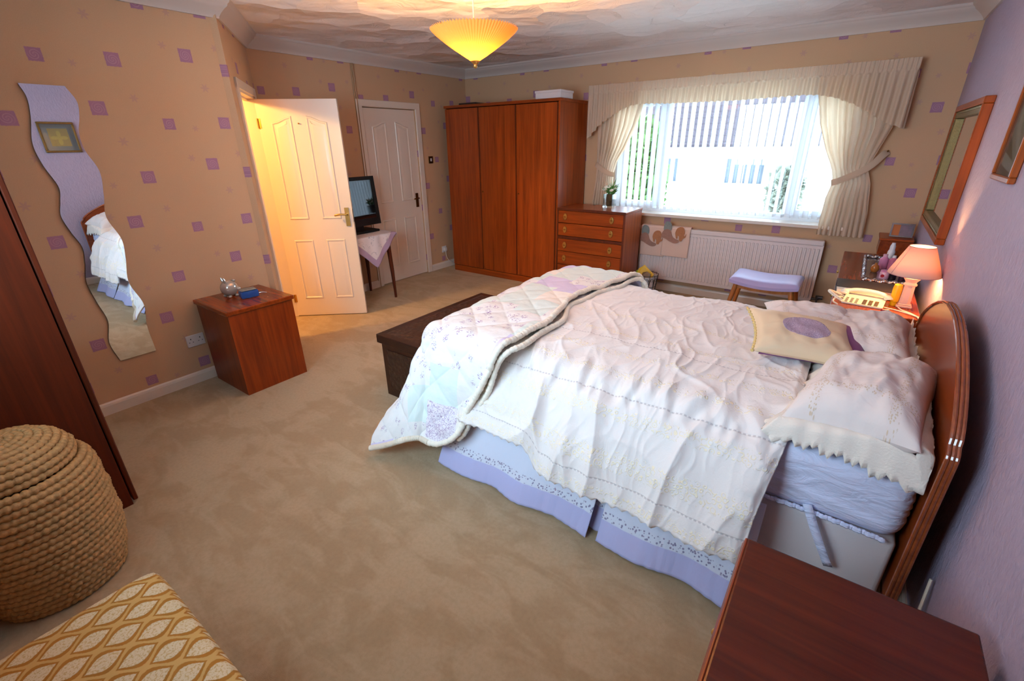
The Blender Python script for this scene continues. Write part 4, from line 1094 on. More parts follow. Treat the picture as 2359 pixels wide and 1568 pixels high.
obj('spot', xf(lathe([(.011, 0), (.010, .002)], n=14), Matrix.Translation((4.790, -1.326, DTZ+.028)) @ Matrix.Rotation(math.pi/2+.0, 4, 'X')), m_red, t)
bottle('dark_bottle', 'squat black bottle beside the pink jar', 4.845, -1.30, [(.020, 0), (.021, .005), (.021, .040), (.010, .046), (.010, .056)], m_dkb, group=G_)
bottle('dark_bottle', 'dark purple bottle at the right front of the tray', 4.895, -1.31, [(.018, 0), (.019, .005), (.019, .035), (.010, .04), (.010, .052)], plain('plum_bottle', srgb(50, 24, 44), .2), group=G_)

# book
bk = thing('hardback_book', 'thick black hardback book lying on the dressing table', 'book', (4.70, -1.76, DTZ))
m_cover = plain('black_book_cover', srgb(38, 32, 34), .4, var=.5, nscale=70); m_pages = plain('page_edges', srgb(232, 216, 196), .8, bump=.3, nscale=400)
B_ = lambda *a, **k: place(box(*a, **k), (4.70, -1.755, DTZ+.001), .035)
obj('cover', join(B_(-.150, .155, -.10, .112, .048, .052), B_(-.150, .155, -.10, .112, 0, .004), B_(-.150, .155, .108, .112, .004, .048)), m_cover, bk)
obj('page_block', B_(-.143, .145, -.094, .106, .0045, .0475), m_pages, bk)
# telephone
m_phone = plain('cream_phone_plastic', srgb(232, 222, 204), .35); m_key = plain('dark_key', srgb(92, 74, 60), .4)
tp = thing('telephone', 'cream push button telephone with corded handset in front of the book', 'telephone', (4.70, -1.98, DTZ))
PM = Matrix.Translation((4.70, -1.985, DTZ+.002)) @ Matrix.Rotation(-.12, 4, 'Z') @ Matrix.Diagonal((.92, .92, .58, 1))
def pb(VF): return xf(VF, PM)
obj('base', pb(prism([(-.11, 0), (.075, 0), (.075, .014), (.0, .030), (-.06, .046), (-.11, .046)], lambda u, v, t: (t, -u, v), -.105, .105)), m_phone, tp, smooth=True, sharp=30)
hs_pts = [(-.118, .062, .05), (-.105, .07, .072), (-.06, .078, .092), (0, .08, .098), (.06, .078, .092), (.105, .07, .072), (.118, .062, .05)]
hc = catmull(hs_pts, 36)
obj('handset', pb(tube(hc, [.026 if (i < 7 or i > len(hc)-8) else .019 for i in range(len(hc))], 14, flat=.95)), m_phone, tp, smooth=True)
def slope(u): return .014+(.075-u)/.075*.016 if u > 0 else .030+(-u)/.06*.016
key = None
for r in range(4):
    for c_ in range(3):
        u = .060-.020*r; x = .008+.030*c_
        ko = obj('key', pb(prism([(-.010, -.006), (.010, -.006), (.010, .006), (-.010, .006)], lambda a, b, t: (x+a, -(u+b), slope(u+b)+t), 0, .005)), m_key, tp)
for r in range(4):
    for c_ in range(3):
        u = .060-.020*r; x = -.085+.026*c_
        obj('small_key', pb(prism([(-.007, -.004), (.007, -.004), (.007, .004), (-.007, .004)], lambda a, b, t: (x+a, -(u+b), slope(u+b)+t), 0, .003)), m_key, tp)
cord = []
for t in np.linspace(0, 1, 200):
    q = np.array([4.60-.075*math.sin(t*math.pi), -1.93-.10*t, DTZ+.035*math.sin(t*math.pi)+.012]); a = t*2*math.pi*26
    cord.append(q+.006*np.array([math.cos(a), math.sin(a)*.3, math.sin(a)]))
obj('cord', tube(cord, .0035, 5), m_phone, tp, smooth=True)
obj('cord', tube(catmull([(4.61, -1.96, DTZ+.012), (4.57, -1.99, DTZ+.02), (4.555, -2.05, DTZ+.008), (4.58, -2.10, DTZ+.006)], 24), .0045, 6), m_phone, tp, smooth=True)
bottle('yellow_bottle', 'bright yellow plastic bottle beside the lamp', 4.838, -1.93, [(.016, 0), (.017, .018), (.012, .022), (.021, .026), (.022, .04), (.022, .10), (.019, .12), (.010, .125)], plain('yellow_plastic', srgb(240, 180, 20), .35), z0=DTZ+.001)
rd = obj('red_lighter', place(box(-.02, .02, -.008, .008, 0, .014, .004, 2), (4.80, -2.09, DTZ+.001), .3), m_red); tag(rd, 'small red lighter next to the telephone', 'lighter')

# table lamp
LX, LY = 4.885, -1.93
la = thing('table_lamp', 'lit table lamp with pink cone shade beside the bed', 'lamp', (LX, LY, DTZ))
m_lb = plain('cream_lamp_ceramic', srgb(214, 182, 168), .4)
def sqring(rr, z): return rr, z
obj('base', join(box(LX-.036, LX+.036, LY-.036, LY+.036, DTZ+.001, DTZ+.014, .003), box(LX-.030, LX+.030, LY-.030, LY+.030, DTZ+.014, DTZ+.022, .003)), m_lb, la)
obj('column', prism([(math.cos(a)*.029, math.sin(a)*.029) for a in np.linspace(math.pi/8, 2*math.pi+math.pi/8, 9)[:-1]], lambda u, v, t: (LX+u*(1-.12*(t-DTZ)/.12), LY+v*(1-.12*(t-DTZ)/.12), t), DTZ+.022, DTZ+.125), m_lb, la)
obj('capital', lathe([(.024, .843), (.030, .846), (.031, .853), (.026, .858), (.025, .866), (.036, .882), (.039, .889), (.036, .893), (.012, .895), (.011, .905)], (LX, LY, 0), 28), m_lb, la, smooth=True)
m_hold = plain('lamp_holder', srgb(230, 214, 190), .5)
obj('bulb_holder', cyl((LX, LY, .905), (LX, LY, .935), .013), m_hold, la, smooth=True)
n = NT('lit_bulb_glass'); n.base(srgb(255, 220, 160), .3); n.b.inputs['Emission Color'].default_value = (1, .62, .25, 1); n.b.inputs['Emission Strength'].default_value = 9; m_bulb = n.m
n = NT('pink_shade_cloth'); n.base(srgb(226, 196, 182), .85, 0, .1); n.translucent(.15, srgb(250, 206, 160)); m_shade = n.m
sh = obj('lamp_shade', lathe([(.118, .910), (.057, 1.062)], (LX, LY, 0), 48, caps=False), m_shade, la, smooth=True); solid(sh, .0015, 1)
m_shtrim = plain('shade_seam', srgb(170, 120, 130), .8)
obj('seam', tube([(LX-.0565*.86, LY-.0565*.51, 1.062), (LX-.1185*.86, LY-.1185*.51, .910)], .002, 6), m_shtrim, sh)
for r, z in ((.1185, .910), (.0575, 1.062)):
    obj('shade_ring', tube([(LX+r*math.cos(a), LY+r*math.sin(a), z) for a in np.linspace(0, 2*math.pi, 49)[:-1]], .0018, 6, closed=True), m_shtrim, sh)
lc = obj('lamp_cable', join(tube(catmull([(LX-.03, LY-.03, DTZ+.006), (LX-.01, LY-.10, DTZ+.006), (4.92, -2.08, DTZ+.005), (4.945, -2.16, DTZ+.0), (4.975, -2.2, .62), (4.985, -2.22, .3)], 40), .0035, 6),
                            tube(catmull([(4.79, -2.02, DTZ+.005), (4.86, -2.05, DTZ+.005), (4.93, -2.11, DTZ+.005), (4.962, -2.17, DTZ-.004), (4.98, -2.19, .55), (4.985, -2.2, .3)], 40), .0035, 6)), m_phone, smooth=True)
tag(lc, 'cream cables running off the table behind the pillow', 'cable')

# ------------------------------------------------------------------ right wall: mirror and two pictures
wm2 = thing('wall_mirror', 'large rectangular mirror with wood and gilt frame on the lavender wall', 'mirror', (RW, -1.05, 1.4))
MY0, MY1, MZ0, MZ1 = -1.64, -.50, 1.03, 1.80
m_frame = wood('mirror_frame_wood', srgb(130, 58, 22), srgb(168, 84, 34), 2, .3); m_gilt = plain('worn_gilt', srgb(122, 100, 58), .35, .6, bump=.6, var=.3, nscale=160)
def framer(par, nm, mat, y0, y1, z0, z1, w, xa, xb, bev=.004):
    for a in ((y0, y1, z0, z0+w), (y0, y1, z1-w, z1), (y0, y0+w, z0+w, z1-w), (y1-w, y1, z0+w, z1-w)):
        obj(nm, box(xa, xb, a[0], a[1], a[2], a[3], bev), mat, par)
framer(wm2, 'frame_side', m_frame, MY0, MY1, MZ0, MZ1, .035, RW-.045, RW)
framer(wm2, 'gilt_moulding', m_gilt, MY0+.033, MY1-.033, MZ0+.033, MZ1-.033, .045, RW-.036, RW-.004)
obj('mirror_glass', box(RW-.012, RW-.008, MY0+.075, MY1-.075, MZ0+.075, MZ1-.075), m_mirror, wm2)
def beads(y0, y1, z0, z1):
    pts = []
    for i in range(int((y1-y0)/.02)): pts += [(y0+i*.02, z0), (y0+i*.02, z1)]
    for i in range(int((z1-z0)/.02)): pts += [(y0, z0+i*.02), (y1, z0+i*.02)]
    return join(*[ball((RW-.036, y, z), (.005, .008, .008), 6, 4) for y, z in pts])
obj('beading', beads(MY0+.045, MY1-.045, MZ0+.045, MZ1-.045), m_gilt, wm2, smooth=True)
def picture(label, y0, y1, z0, z1, mfr, mmat, art):
    t = thing('framed_picture', label, 'picture', (RW, (y0+y1)/2, z0), 'pictures above the bed')
    framer(t, 'frame_side', mfr, y0, y1, z0, z1, .022, RW-.024, RW)
    obj('mount', box(RW-.012, RW-.008, y0+.02, y1-.02, z0+.02, z1-.02), mmat, t)
    obj('artwork', box(RW-.0125, RW-.012, y0+.075, y1-.075, z0+.07, z1-.07), art, t); 
    obj('picture_glass', box(RW-.0150, RW-.0135, y0+.02, y1-.02, z0+.02, z1-.02), m_glass, t); return t
picture('brown framed picture with grey mount at the right edge', -2.70, -2.345, 1.44, 1.86, m_frame, plain('grey_mount', srgb(150, 150, 146), .6), plain('muted_print', srgb(150, 140, 120), .6, var=.4, nscale=25))
n = NT('yellow_leaf_print'); ob = n.sep(n.objco())
rr = n.math('SQRT', n.math('ADD', n.math('MULTIPLY', ob[1], ob[1]), n.math('POWER', n.math('SUBTRACT', ob[2], .09), 2.0))); an = n.math('ARCTAN2', n.math('SUBTRACT', ob[2], .09), ob[1])
lim = n.math('ADD', .05, n.math('MULTIPLY', n.math('COSINE', n.math('MULTIPLY', an, 4.0)), .028))
n.base(n.mix(n.step(n.math('SUBTRACT', lim, rr), -.004, .004), srgb(188, 160, 92), srgb(216, 186, 96)), .6); m_art2 = n.m
picture('gold framed square picture with a yellow leaf motif above the near side of the bed', -3.73, -3.40, 1.57, 1.90, m_gilt, plain('blue_grey_mount', srgb(128, 136, 146), .6), m_art2)

# ------------------------------------------------------------------ pendant lamp
PX, PY = 2.63, -2.94
pe = thing('pendant_lamp', 'pleated amber cone pendant lamp glowing on the ceiling', 'lamp', (PX, PY, 1.99))
n = NT('amber_pleated_shade'); n.base(srgb(226, 160, 84), .6, 0, .3); n.translucent(.028, srgb(255, 154, 62)); m_amsh = n.m
npl = 84; a = np.linspace(0, 2*math.pi, npl*4, endpoint=False); zz = np.linspace(0, 1, 14)
Rr = (.020+.218*(zz*.72+.28*np.sin(zz*math.pi/2)))[:, None]*(1+.022*np.sin(a*npl)[None]*np.clip(zz*3, 0, 1)[:, None]); Zz = (2.028+.152*zz)[:, None]+.0035*np.sin(a*npl)[None]*(zz[:, None] > .95)
V = np.stack([PX+Rr*np.cos(a), PY+Rr*np.sin(a), Zz+0*Rr], -1).reshape(-1, 3); ns_ = len(a)
F = [(i*ns_+j, i*ns_+(j+1) % ns_, (i+1)*ns_+(j+1) % ns_, (i+1)*ns_+j) for i in range(13) for j in range(ns_)]
obj('lamp_shade', (V, F), m_amsh, pe, smooth=True, sharp=180)
m_pw = plain('pendant_white', srgb(236, 226, 206), .4)
obj('finial', lathe([(.024, 2.034), (.026, 2.028), (.018, 2.020), (.010, 2.014), (.012, 2.006), (.009, 1.999), (.002, 1.994)], (PX, PY, 0), 20), m_brass, pe, smooth=True)
obj('flex', cyl((PX, PY, 2.19), (PX, PY, CEIL-.03), .004), m_pw, pe, smooth=True)
obj('ceiling_rose', lathe([(.042, CEIL), (.042, CEIL-.012), (.02, CEIL-.03), (.006, CEIL-.034)], (PX, PY, 0), 24), m_pw, pe, smooth=True)
obj('bulb_holder', lathe([(.018, 2.14), (.018, 2.185), (.024, 2.188), (.020, 2.198), (.006, 2.206)], (PX, PY, 0), 18), m_pw, pe, smooth=True)
obj('spoke', join(*[cyl((PX, PY, 2.17), (PX+.236*math.cos(q), PY+.236*math.sin(q), 2.176), .0018, n=6) for q in (.4, 2.5, 4.6)]), m_brass, pe)

# ------------------------------------------------------------------ carved blanket chest
n = NT('carved_dark_wood'); p = n.pos()
cv = n.vor(n.mapping(p, (1, 1, 1)), 34, 'SMOOTH_F1'); cn = n.noise(p, 60, 3)
n.base(n.mix(cn, srgb(34, 18, 12), srgb(62, 34, 22)), .4, 0, .5); n.bump(n.math('ADD', cv, n.math('MULTIPLY', cn, .3)), .9, .012); m_carve = n.m
m_dkw = wood('dark_stained_wood', srgb(34, 16, 10), srgb(58, 28, 16), 1, .35)
KX0, KX1, KY0, KY1, KZ = 2.15, 2.60, -3.50, -2.40, .455
bc = thing('blanket_chest', 'dark carved wooden blanket chest at the foot of the bed', 'chest', ((KX0+KX1)/2, (KY0+KY1)/2, 0))
obj('body', box(KX0+.02, KX1-.02, KY0+.02, KY1-.02, .0, KZ-.06, .004), m_dkw, bc)
obj('carved_front', box(KX0+.014, KX0+.02, KY0+.08, KY1-.08, .07, KZ-.1), m_carve, bc); obj('carved_end', box(KX0+.07, KX1-.07, KY0+.014, KY0+.02, .07, KZ-.1), m_carve, bc)
ld = obj('lid', join(box(KX0, KX1, KY0, KY1, KZ-.06, KZ-.004, .004)), m_dkw, bc)
obj('lid_border', join(box(KX0, KX1, KY0, KY0+.05, KZ-.004, KZ, .002), box(KX0, KX1, KY1-.05, KY1, KZ-.004, KZ, .002), box(KX0, KX0+.05, KY0+.05, KY1-.05, KZ-.004, KZ, .002), box(KX1-.05, KX1, KY0+.05, KY1-.05, KZ-.004, KZ, .002)), m_dkw, ld)
obj('carved_panel', box(KX0+.05, KX1-.05, KY0+.05, KY1-.05, KZ-.0045, KZ-.0015), m_carve, ld)
# ------------------------------------------------------------------ bed
BX0, BX1, BYN, BYF = 3.00, 4.90, -3.62, -2.28
m_divan = plain('divan_ticking', srgb(214, 206, 208), .85, bump=.2, nscale=200)
n = NT('pale_blue_sheet'); p = n.pos()
wv = n.noise(n.mapping(p, (3.2, 1, 9), (0, -.35, 0)), 3.0, 4, .6, .8)
n.base(srgb(210, 214, 240), .8, 0, .15); n.bump(wv, .35, .05); m_sheet = n.m
bed = thing('bed', 'double divan bed with a curved wooden headboard', 'bed', (3.95, -2.95, 0))
obj('divan_base', box(BX0+.02, BX1, BYN+.02, BYF-.02, .04, .375, .02, 3), m_divan, bed, smooth=True)
for a in (BX0+.15, BX1-.15):
    for b in (BYN+.12, BYF-.12): obj('castor', cyl((a, b, 0), (a, b, .045), .022), m_black, bed, smooth=True)
HY0, HY1 = -3.67, -2.40; HC = (HY0+HY1)/2; HW = (HY1-HY0)/2
m_hb = wood('headboard_wood', srgb(112, 46, 16), srgb(150, 68, 26), 1, .25); m_hbe = wood('headboard_moulding', srgb(120, 54, 26), srgb(150, 76, 38), 1, .10, spec=.8)
half_ = [(0, 1.025), (.10, 1.020), (.20, 1.004), (.30, .976), (.40, .938), (.48, .900), (.54, .865), (.575, .840), (.600, .815), (.603, .797), (.625, .783), (HW, .765)]
crv = [(HC-a, z) for a, z in half_][::-1]+[(HC+a, z) for a, z in half_[1:]]
outl = [(HY0, .16)]+[(HY1, .16)]+[(HC+a, z) for a, z in half_][::-1]+[(HC-a, z) for a, z in half_[1:]]
hb = obj('headboard', prism(outl, lambda u, v, t: (4.912+t, u, v), 0, .022), m_hb, bed)
edge_c = [(HY0, .16)]+crv+[(HY1, .16)]
er, _ = resample(np.array(edge_c), 170)
for k_, (off, dx_, r_) in enumerate(((0, -.002, .006), (0, .009, .0065), (0, .019, .006))):
    obj('moulding', tube([(4.912+dx_, y, z) for y, z in er], r_, 8), m_hbe, hb, smooth=True)
for y in (HC-.42, HC+.42): obj('strut', box(4.934, 4.952, y-.03, y+.03, .05, .60), m_hb, bed)
# mattress in a fitted sheet
nu_, nv_ = 130, 120
def rbox(x0, x1, y0, y1, z0, z1, r, seed, wr):
    """closed rounded box made of 6 grids, with wrinkles"""
    parts = []
    def face(fn, nu, nv):
        u = np.linspace(0, 1, nu)[:, None]; v = np.linspace(0, 1, nv)[None]
        P = fn(u+0*v, v+0*u); c = np.stack([np.clip(P[..., 0], x0+r, x1-r), np.clip(P[..., 1], y0+r, y1-r), np.clip(P[..., 2], z0+r, z1-r)], -1)
        d = P-c; L_ = np.linalg.norm(d, axis=-1)[..., None]+1e-9
        Q = c+d/L_*r
        return Q+(d/L_)*wr(Q)[..., None]
    fs_ = [lambda u, v: np.stack([x0+(x1-x0)*u, y0+(y1-y0)*v, z1+0*u], -1), lambda u, v: np.stack([x0+(x1-x0)*v, y0+(y1-y0)*u, z0+0*u], -1),
           lambda u, v: np.stack([x0+(x1-x0)*u, y0+0*u, z0+(z1-z0)*v], -1), lambda u, v: np.stack([x0+(x1-x0)*v, y1+0*u, z0+(z1-z0)*u], -1),
           lambda u, v: np.stack([x1+0*u, y0+(y1-y0)*u, z0+(z1-z0)*v], -1), lambda u, v: np.stack([x0+0*u, y0+(y1-y0)*v, z0+(z1-z0)*u], -1)]
    for k_, f in enumerate(fs_): parts.append(grid(face(f, 120, 60)))
    V, F = join(*parts)
    key = {}; mp = np.zeros(len(V), int); VV = []
    for i, p_ in enumerate(np.round(V, 5)):
        t_ = tuple(p_)
        if t_ not in key: key[t_] = len(VV); VV.append(V[i])
        mp[i] = key[t_]
    F2_ = []
    for f in F:
        g_ = []
        for i in f:
            if mp[i] not in g_: g_.append(int(mp[i]))
        if len(g_) > 2: F2_.append(g_)
    return np.array(VV), F2_
ma = thing('mattress', 'thick mattress in a pale blue fitted sheet', 'mattress', (3.95, -2.95, .377))
def wr_(Q):
    x, y, z = Q[..., 0], Q[..., 1], Q[..., 2]
    d_ = (z-.5)+.38*(x-4.7)
    return (.006*ridge(x*1.6+3, d_*22+1.5*perlin(x*3, z*6, 5), 3)*smooth01((.66-z)/.05)*smooth01((z-.40)/.05))
obj('fitted_sheet', rbox(BX0, BX1, BYN, BYF, .378, .645, .06, 2, wr_), m_sheet, ma, smooth=True, sharp=180)
def strap(dx0):
    P = []
    for t in np.linspace(0, 1, 14):
        c = np.array([4.635+.11*t, BYN-.012-.012*math.sin(t*3), .425-.225*t]); w_ = .013
        P.append([c+np.array([-w_, -.003*math.sin(t*6), 0]), c+np.array([w_, .003*math.sin(t*6), .01])])
    return np.array(P)
so_ = obj('corner_strap', grid(strap(0)), m_sheet, ma, smooth=True); solid(so_, .002)
obj('elastic_hem', tube([(x, BYN-.004+.002*math.sin(x*190), .395+.006*math.sin(x*7)-.03*max(0, x-4.6)) for x in np.linspace(4.45, 4.86, 120)], [.007+.003*abs(math.sin(i*.9)) for i in range(120)], 7), m_sheet, ma, smooth=True)

# bed valance skirt
n = NT('bed_skirt_cotton'); uvs = n.sep(n.uv())
dots = n.vor(n.mapping(n.uv(), (88, 88, 1)), 1.0, rnd=.9)
row = n.math('MULTIPLY', n.step(uvs[1], .098, .104), n.step(uvs[1], .136, .130))
flw = n.math('MULTIPLY', row, n.step(dots, .42, .30))
c = n.mix(n.step(uvs[1], .096, .100), srgb(188, 188, 228), srgb(216, 220, 238))
c = n.mix(n.math('MULTIPLY', row, .35), c, srgb(222, 224, 236))
c = n.mix(n.math('MULTIPLY', flw, .75), c, srgb(96, 78, 128))
n.base(c, .85, 0, .1); n.bump(n.noise(n.mapping(n.uv(), (6, 2.2, 1)), 4, 3), .25, .02); n.translucent(.12, srgb(210, 214, 236)); m_skirt = n.m
bs = thing('bed_valance', 'pale blue valance skirt with lavender hem round the divan', 'valance', (3.9, -3.7, 0))
def skirt_panel(p0, p1, out, seed, n_=160):
    u = np.linspace(0, 1, n_)[:, None]; v = np.linspace(0, 1, 40)[None]
    p0 = np.array(p0); p1 = np.array(p1); Lg = np.linalg.norm(p1-p0); out = np.array(out)
    z = .385*(1-v)+.010*v
    fl = .035+.175*v**1.25+(.016*perlin(u*Lg*3.2, 0*v, seed)+.014*np.sin(u*Lg*15+2*perlin(u*Lg*2, v, seed)))*v**1.5+.007*perlin(u*Lg*30, v*2, seed+2)*v**2
    P = np.zeros((n_, 40, 3)); B = p0[None]+(p1-p0)[None]*u
    P[..., 0] = B[:, 0:1]+out[0]*fl; P[..., 1] = B[:, 1:2]+out[1]*fl; P[..., 2] = z+.006*perlin(u*Lg*9, 0*v, seed)*v
    UV = np.stack([u*Lg+0*v, (1-v)*.385+.01+0*u], -1)
    return P, UV
for (a, b, o_, sd) in (((BX0, BYN), (3.90, BYN), (0, -1), 1), ((3.945, BYN), (4.52, BYN), (0, -1), 4), ((BX0, BYF), (BX0, BYN), (-.6, 0), 7), ((4.62, BYF), (BX0, BYF), (0, .4), 9)):
    P, UV = skirt_panel(a, b, o_, sd)
    o = obj('skirt_panel', grid(P), m_skirt, bs, smooth=True, sharp=180, uv=UV); solid(o, .003)
P, UV = skirt_panel((3.86, BYN+.05), (3.99, BYN+.05), (0, -1), 12, 40); P[..., 1] += .012
o = obj('pleat_insert', grid(P), m_skirt, bs, smooth=True, sharp=180, uv=UV); solid(o, .002)

# duvet
n = NT('embroidered_duvet'); uvs = n.sep(n.uv()); vv_ = uvs[1]
emb = None
for lo, hi in ((.012, .050), (.135, .215), (.330, .385), (.520, .560), (.66, .70), (.86, .90), (1.1, 1.14)):
    b_ = n.math('MULTIPLY', n.step(vv_, lo-.006, lo+.008), n.step(vv_, hi+.008, hi-.006)); emb = b_ if emb is None else n.math('MAXIMUM', emb, b_)
swl = n.vor(n.mapping(n.uv(), (48, 48, 1)), 1.0, rnd=.7)
rings = n.step(n.math('SINE', n.math('MULTIPLY', swl, 17.0)), .1, .8)
embm = n.math('MULTIPLY', emb, n.math('MULTIPLY', rings, n.step(n.noise(n.uv(), 30, 2), .40, .52)))
seam = None
for s_ in (.088, .438, .80):
    b_ = n.step(n.math('ABSOLUTE', n.math('SUBTRACT', vv_, s_)), .0045, .002); seam = b_ if seam is None else n.math('MAXIMUM', seam, b_)
dash = n.step(n.math('FRACT', n.math('MULTIPLY', uvs[0], 62.0)), .35, .5)
sm = n.math('MULTIPLY', seam, dash)
c = n.mix(n.math('MULTIPLY', embm, .8), srgb(228, 221, 219), srgb(238, 224, 192))
c = n.mix(n.math('MULTIPLY', sm, .45), c, srgb(150, 138, 146))
n.base(c, .8, 0, .15)
fine = n.noise(n.mapping(n.uv(), (1.6, 1, 1)), 26, 3, .6, .6)
n.bump(n.math('ADD', n.math('MULTIPLY', embm, .6), n.math('ADD', n.math('MULTIPLY', seam, -.5), n.math('MULTIPLY', fine, .55))), .42, .010)
n.b.inputs['Sheen Weight'].default_value = .1; m_duvet = n.m
prof = catmull([(-2.07, .33), (-2.09, .46), (-2.14, .58), (-2.22, .655), (-2.36, .695), (-2.62, .715), (-2.95, .722), (-3.30, .716), (-3.48, .700), (-3.60, .662), (-3.685, .585), (-3.745, .47), (-3.79, .35), (-3.825, .245)], 400)
nv_ = 300; nu_ = 420
pr, s_ = resample(prof, nv_); T_ = s_[-1]
dn = T_-s_                                        # distance from the near hem
u = np.linspace(0, 1, nu_)[:, None]
x_head = 4.535-.045*smooth01((.55-dn)/.5)[None, :]
x = 3.02+(x_head-3.02)*u
Yp = pr[:, 0][None, :]+0*x; Zp = pr[:, 1][None, :]+0*x
P = np.stack([x, Yp, Zp], -1)
N = -normals(P); N = np.where((N[..., 2:3] < -.2), -N, N)
side = smooth01((.62-dn)/.25)[None, :]; topm = 1-side
d = .022*perlin(x*2.3, dn[None]*1.7, 3)*(1-.4*side)+.012*perlin(x*5.5, dn[None]*4.5, 8)
fold = ridge(x*4.6+1.2*perlin(x*2, dn[None]*1.4, 5), dn[None]*.85, 6)
d = d+side*(.034*(fold**2-.3)*smooth01((.60-dn)/.4)[None]+.012*perlin(x*9, dn[None]*1.3, 9))
cre = ridge(x*7.5+1.5*perlin(x*3, dn[None]*2, 2), dn[None]*3.2+.6*x, 11); d = d+.007*cre**3*(.4+.6*topm)+.0035*ridge(x*17+2*perlin(x*5, dn[None]*4, 7), dn[None]*6, 17)**2
cre2 = ridge(x*3.1+.8*perlin(x*4, dn[None]*4, 4)+dn[None]*1.6, dn[None]*1.1, 14); d = d+.008*cre2**5
ga2 = np.exp(-((dn[None]-.438)/.035)**2); d = d-.010*ga2+.010*ga2*np.sin(x*95+3*perlin(x*9, 0*x, 2))*.6
d = d+np.exp(-((dn[None]-.50)/.08)**2)*.010*np.sin(x*60+5*perlin(x*6, dn[None]*3, 1))
hd = smooth01((x-(x_head-.10))/.10); d = d+.010*hd*np.sin(dn[None]*42+4*perlin(dn[None]*5, x*3, 3))*.6-.018*smooth01((x-(x_head-.03))/.03)
ftp = np.exp(-((x-3.25)/.30)**2); d = d+.012*ftp*topm
P = P+N*d[..., None]
P[..., 2] = np.maximum(P[..., 2], .2)
# hem: rises towards the foot, zigzag lace edge
hemw = smooth01((.34-dn)/.34)[None, :]
lift = (.10*smooth01((3.64-x)/.10)-.015+.05*smooth01((x-4.2)/.3)*0)*hemw
P[..., 2] += lift; P[..., 1] += lift*.25
zig = np.abs(((x*46) % 2)-1)*.017*(dn[None] < .004)
P[..., 2] -= zig-.006*(dn[None] < .004)
UV = np.stack([x, dn[None]+0*x], -1)
du = obj('duvet', grid(P, True), m_duvet, smooth=True, sharp=180, uv=UV); solid(du, .012, -1)
tag(du, 'white embroidered duvet spread over the bed', 'duvet')
DP = P

# folded patchwork bedspread over the foot
n = NT('patchwork_quilt'); uvs = n.sep(n.uv()); qa, qb = uvs[0], uvs[1]
ca_ = n.math('FLOOR', n.math('DIVIDE', qa, .185)); cb_ = n.math('FLOOR', n.math('DIVIDE', n.math('ADD', qb, n.math('MULTIPLY', ca_, .07)), .205))
wn = n.node('ShaderNodeTexWhiteNoise', noise_dimensions='3D'); n.put(wn.inputs['Vector'], n.comb(ca_, cb_, 3.7)); rv = wn.outputs['Value']
def sel(lo, hi): return n.math('MULTIPLY', n.math('GREATER_THAN', rv, lo), n.math('LESS_THAN', rv, hi))
wash = n.noise(n.uv(), 9, 4, .6)
cw = n.mix(wash, srgb(232, 230, 228), srgb(222, 220, 222))
cl_ = n.mix(wash, srgb(196, 188, 222), srgb(216, 208, 230)); cm = n.mix(wash, srgb(204, 222, 222), srgb(222, 228, 224))
sp = n.vor(n.mapping(n.uv(), (19, 16, 1)), 1.0); st_ = n.noise(n.mapping(n.uv(), (1, 1.6, 1)), 46, 3, .6, 2.5)
sprig = n.math('MULTIPLY', n.step(sp, .42, .28), n.step(st_, .52, .58))
cs = n.mix(n.math('MULTIPLY', sprig, .85), cw, srgb(136, 100, 156))
vine = n.step(n.math('ABSOLUTE', n.math('SUBTRACT', n.noise(n.uv(), 46, 3, .6, 1.5), .5)), .035, .012)
cvn = n.mix(n.math('MULTIPLY', vine, .8), srgb(228, 222, 232), srgb(136, 96, 152))
c = n.mix(sel(.24, .50), cs, cl_); c = n.mix(sel(.46, .66), c, cm); c = n.mix(sel(.66, .73), c, cvn)
pastel = n.mix(wash, srgb(232, 222, 214), srgb(236, 232, 224)); c = n.mix(sel(.9, 1.0), c, pastel)
n.base(c, .85, 0, .1)
n.bump(n.noise(n.uv(), 34, 3), .25, .01); m_quilt = n.m
n = NT('cream_binding'); n.base(srgb(234, 226, 210), .85, 0, .1); n.bump(n.noise(n.mapping(n.uv(), (90, 6, 1)), 1.0, 2), .5, .006); m_bind = n.m
m_bind = plain('cream_binding_cloth', srgb(232, 224, 210), .85, bump=.5, nscale=110)
QX0, QYN, QYF, QZ = 2.93, -3.66, -2.24, .742
R_ = .085
def drape(X, Y, h=0.0):
    """flat cloth position -> draped position over the foot of the bed"""
    dx = np.maximum(QX0-X, 0); dyn = np.maximum(QYN-Y, 0); dyf = np.maximum(Y-QYF, 0); dy = dyn+dyf
    rho = np.hypot(dx, dy)+1e-9
    ux = -dx/rho; uy = (dyf-dyn)/rho
    corner = (2*dx*dy/(rho*rho))**1.0
    al = np.radians(9+20*corner+4*np.sin(X*9)*(dy > 0))
    q = R_*math.pi/2
    arc = np.minimum(rho, q)/R_
    rest = np.maximum(rho-q, 0)
    hor = R_*np.sin(arc)+rest*np.sin(al); ver = R_*(1-np.cos(arc))+rest*np.cos(al)
    bx = np.maximum(X, QX0); by = np.clip(Y, QYN, QYF)
    ztop = QZ+.012*np.sin((by-QYF)/(QYN-QYF)*math.pi)
    z = ztop-ver
    low = np.maximum(.035-z, 0); z = np.maximum(z, .035+.0*low); hor = hor+low*.6
    P = np.stack([bx+ux*hor, by+uy*hor, z], -1)
    nz = np.cos(arc)
    Nn = np.stack([ux*np.sin(arc), uy*np.sin(arc), nz], -1)
    return P+Nn*np.asarray(h)[..., None]
na, nb = 230, 420
A_ = np.linspace(0, 1, na)[:, None]; B_n = np.linspace(0, 1, nb)[None]
Yf = (QYF+.42)+(QYN-.64-(QYF+.42))*B_n
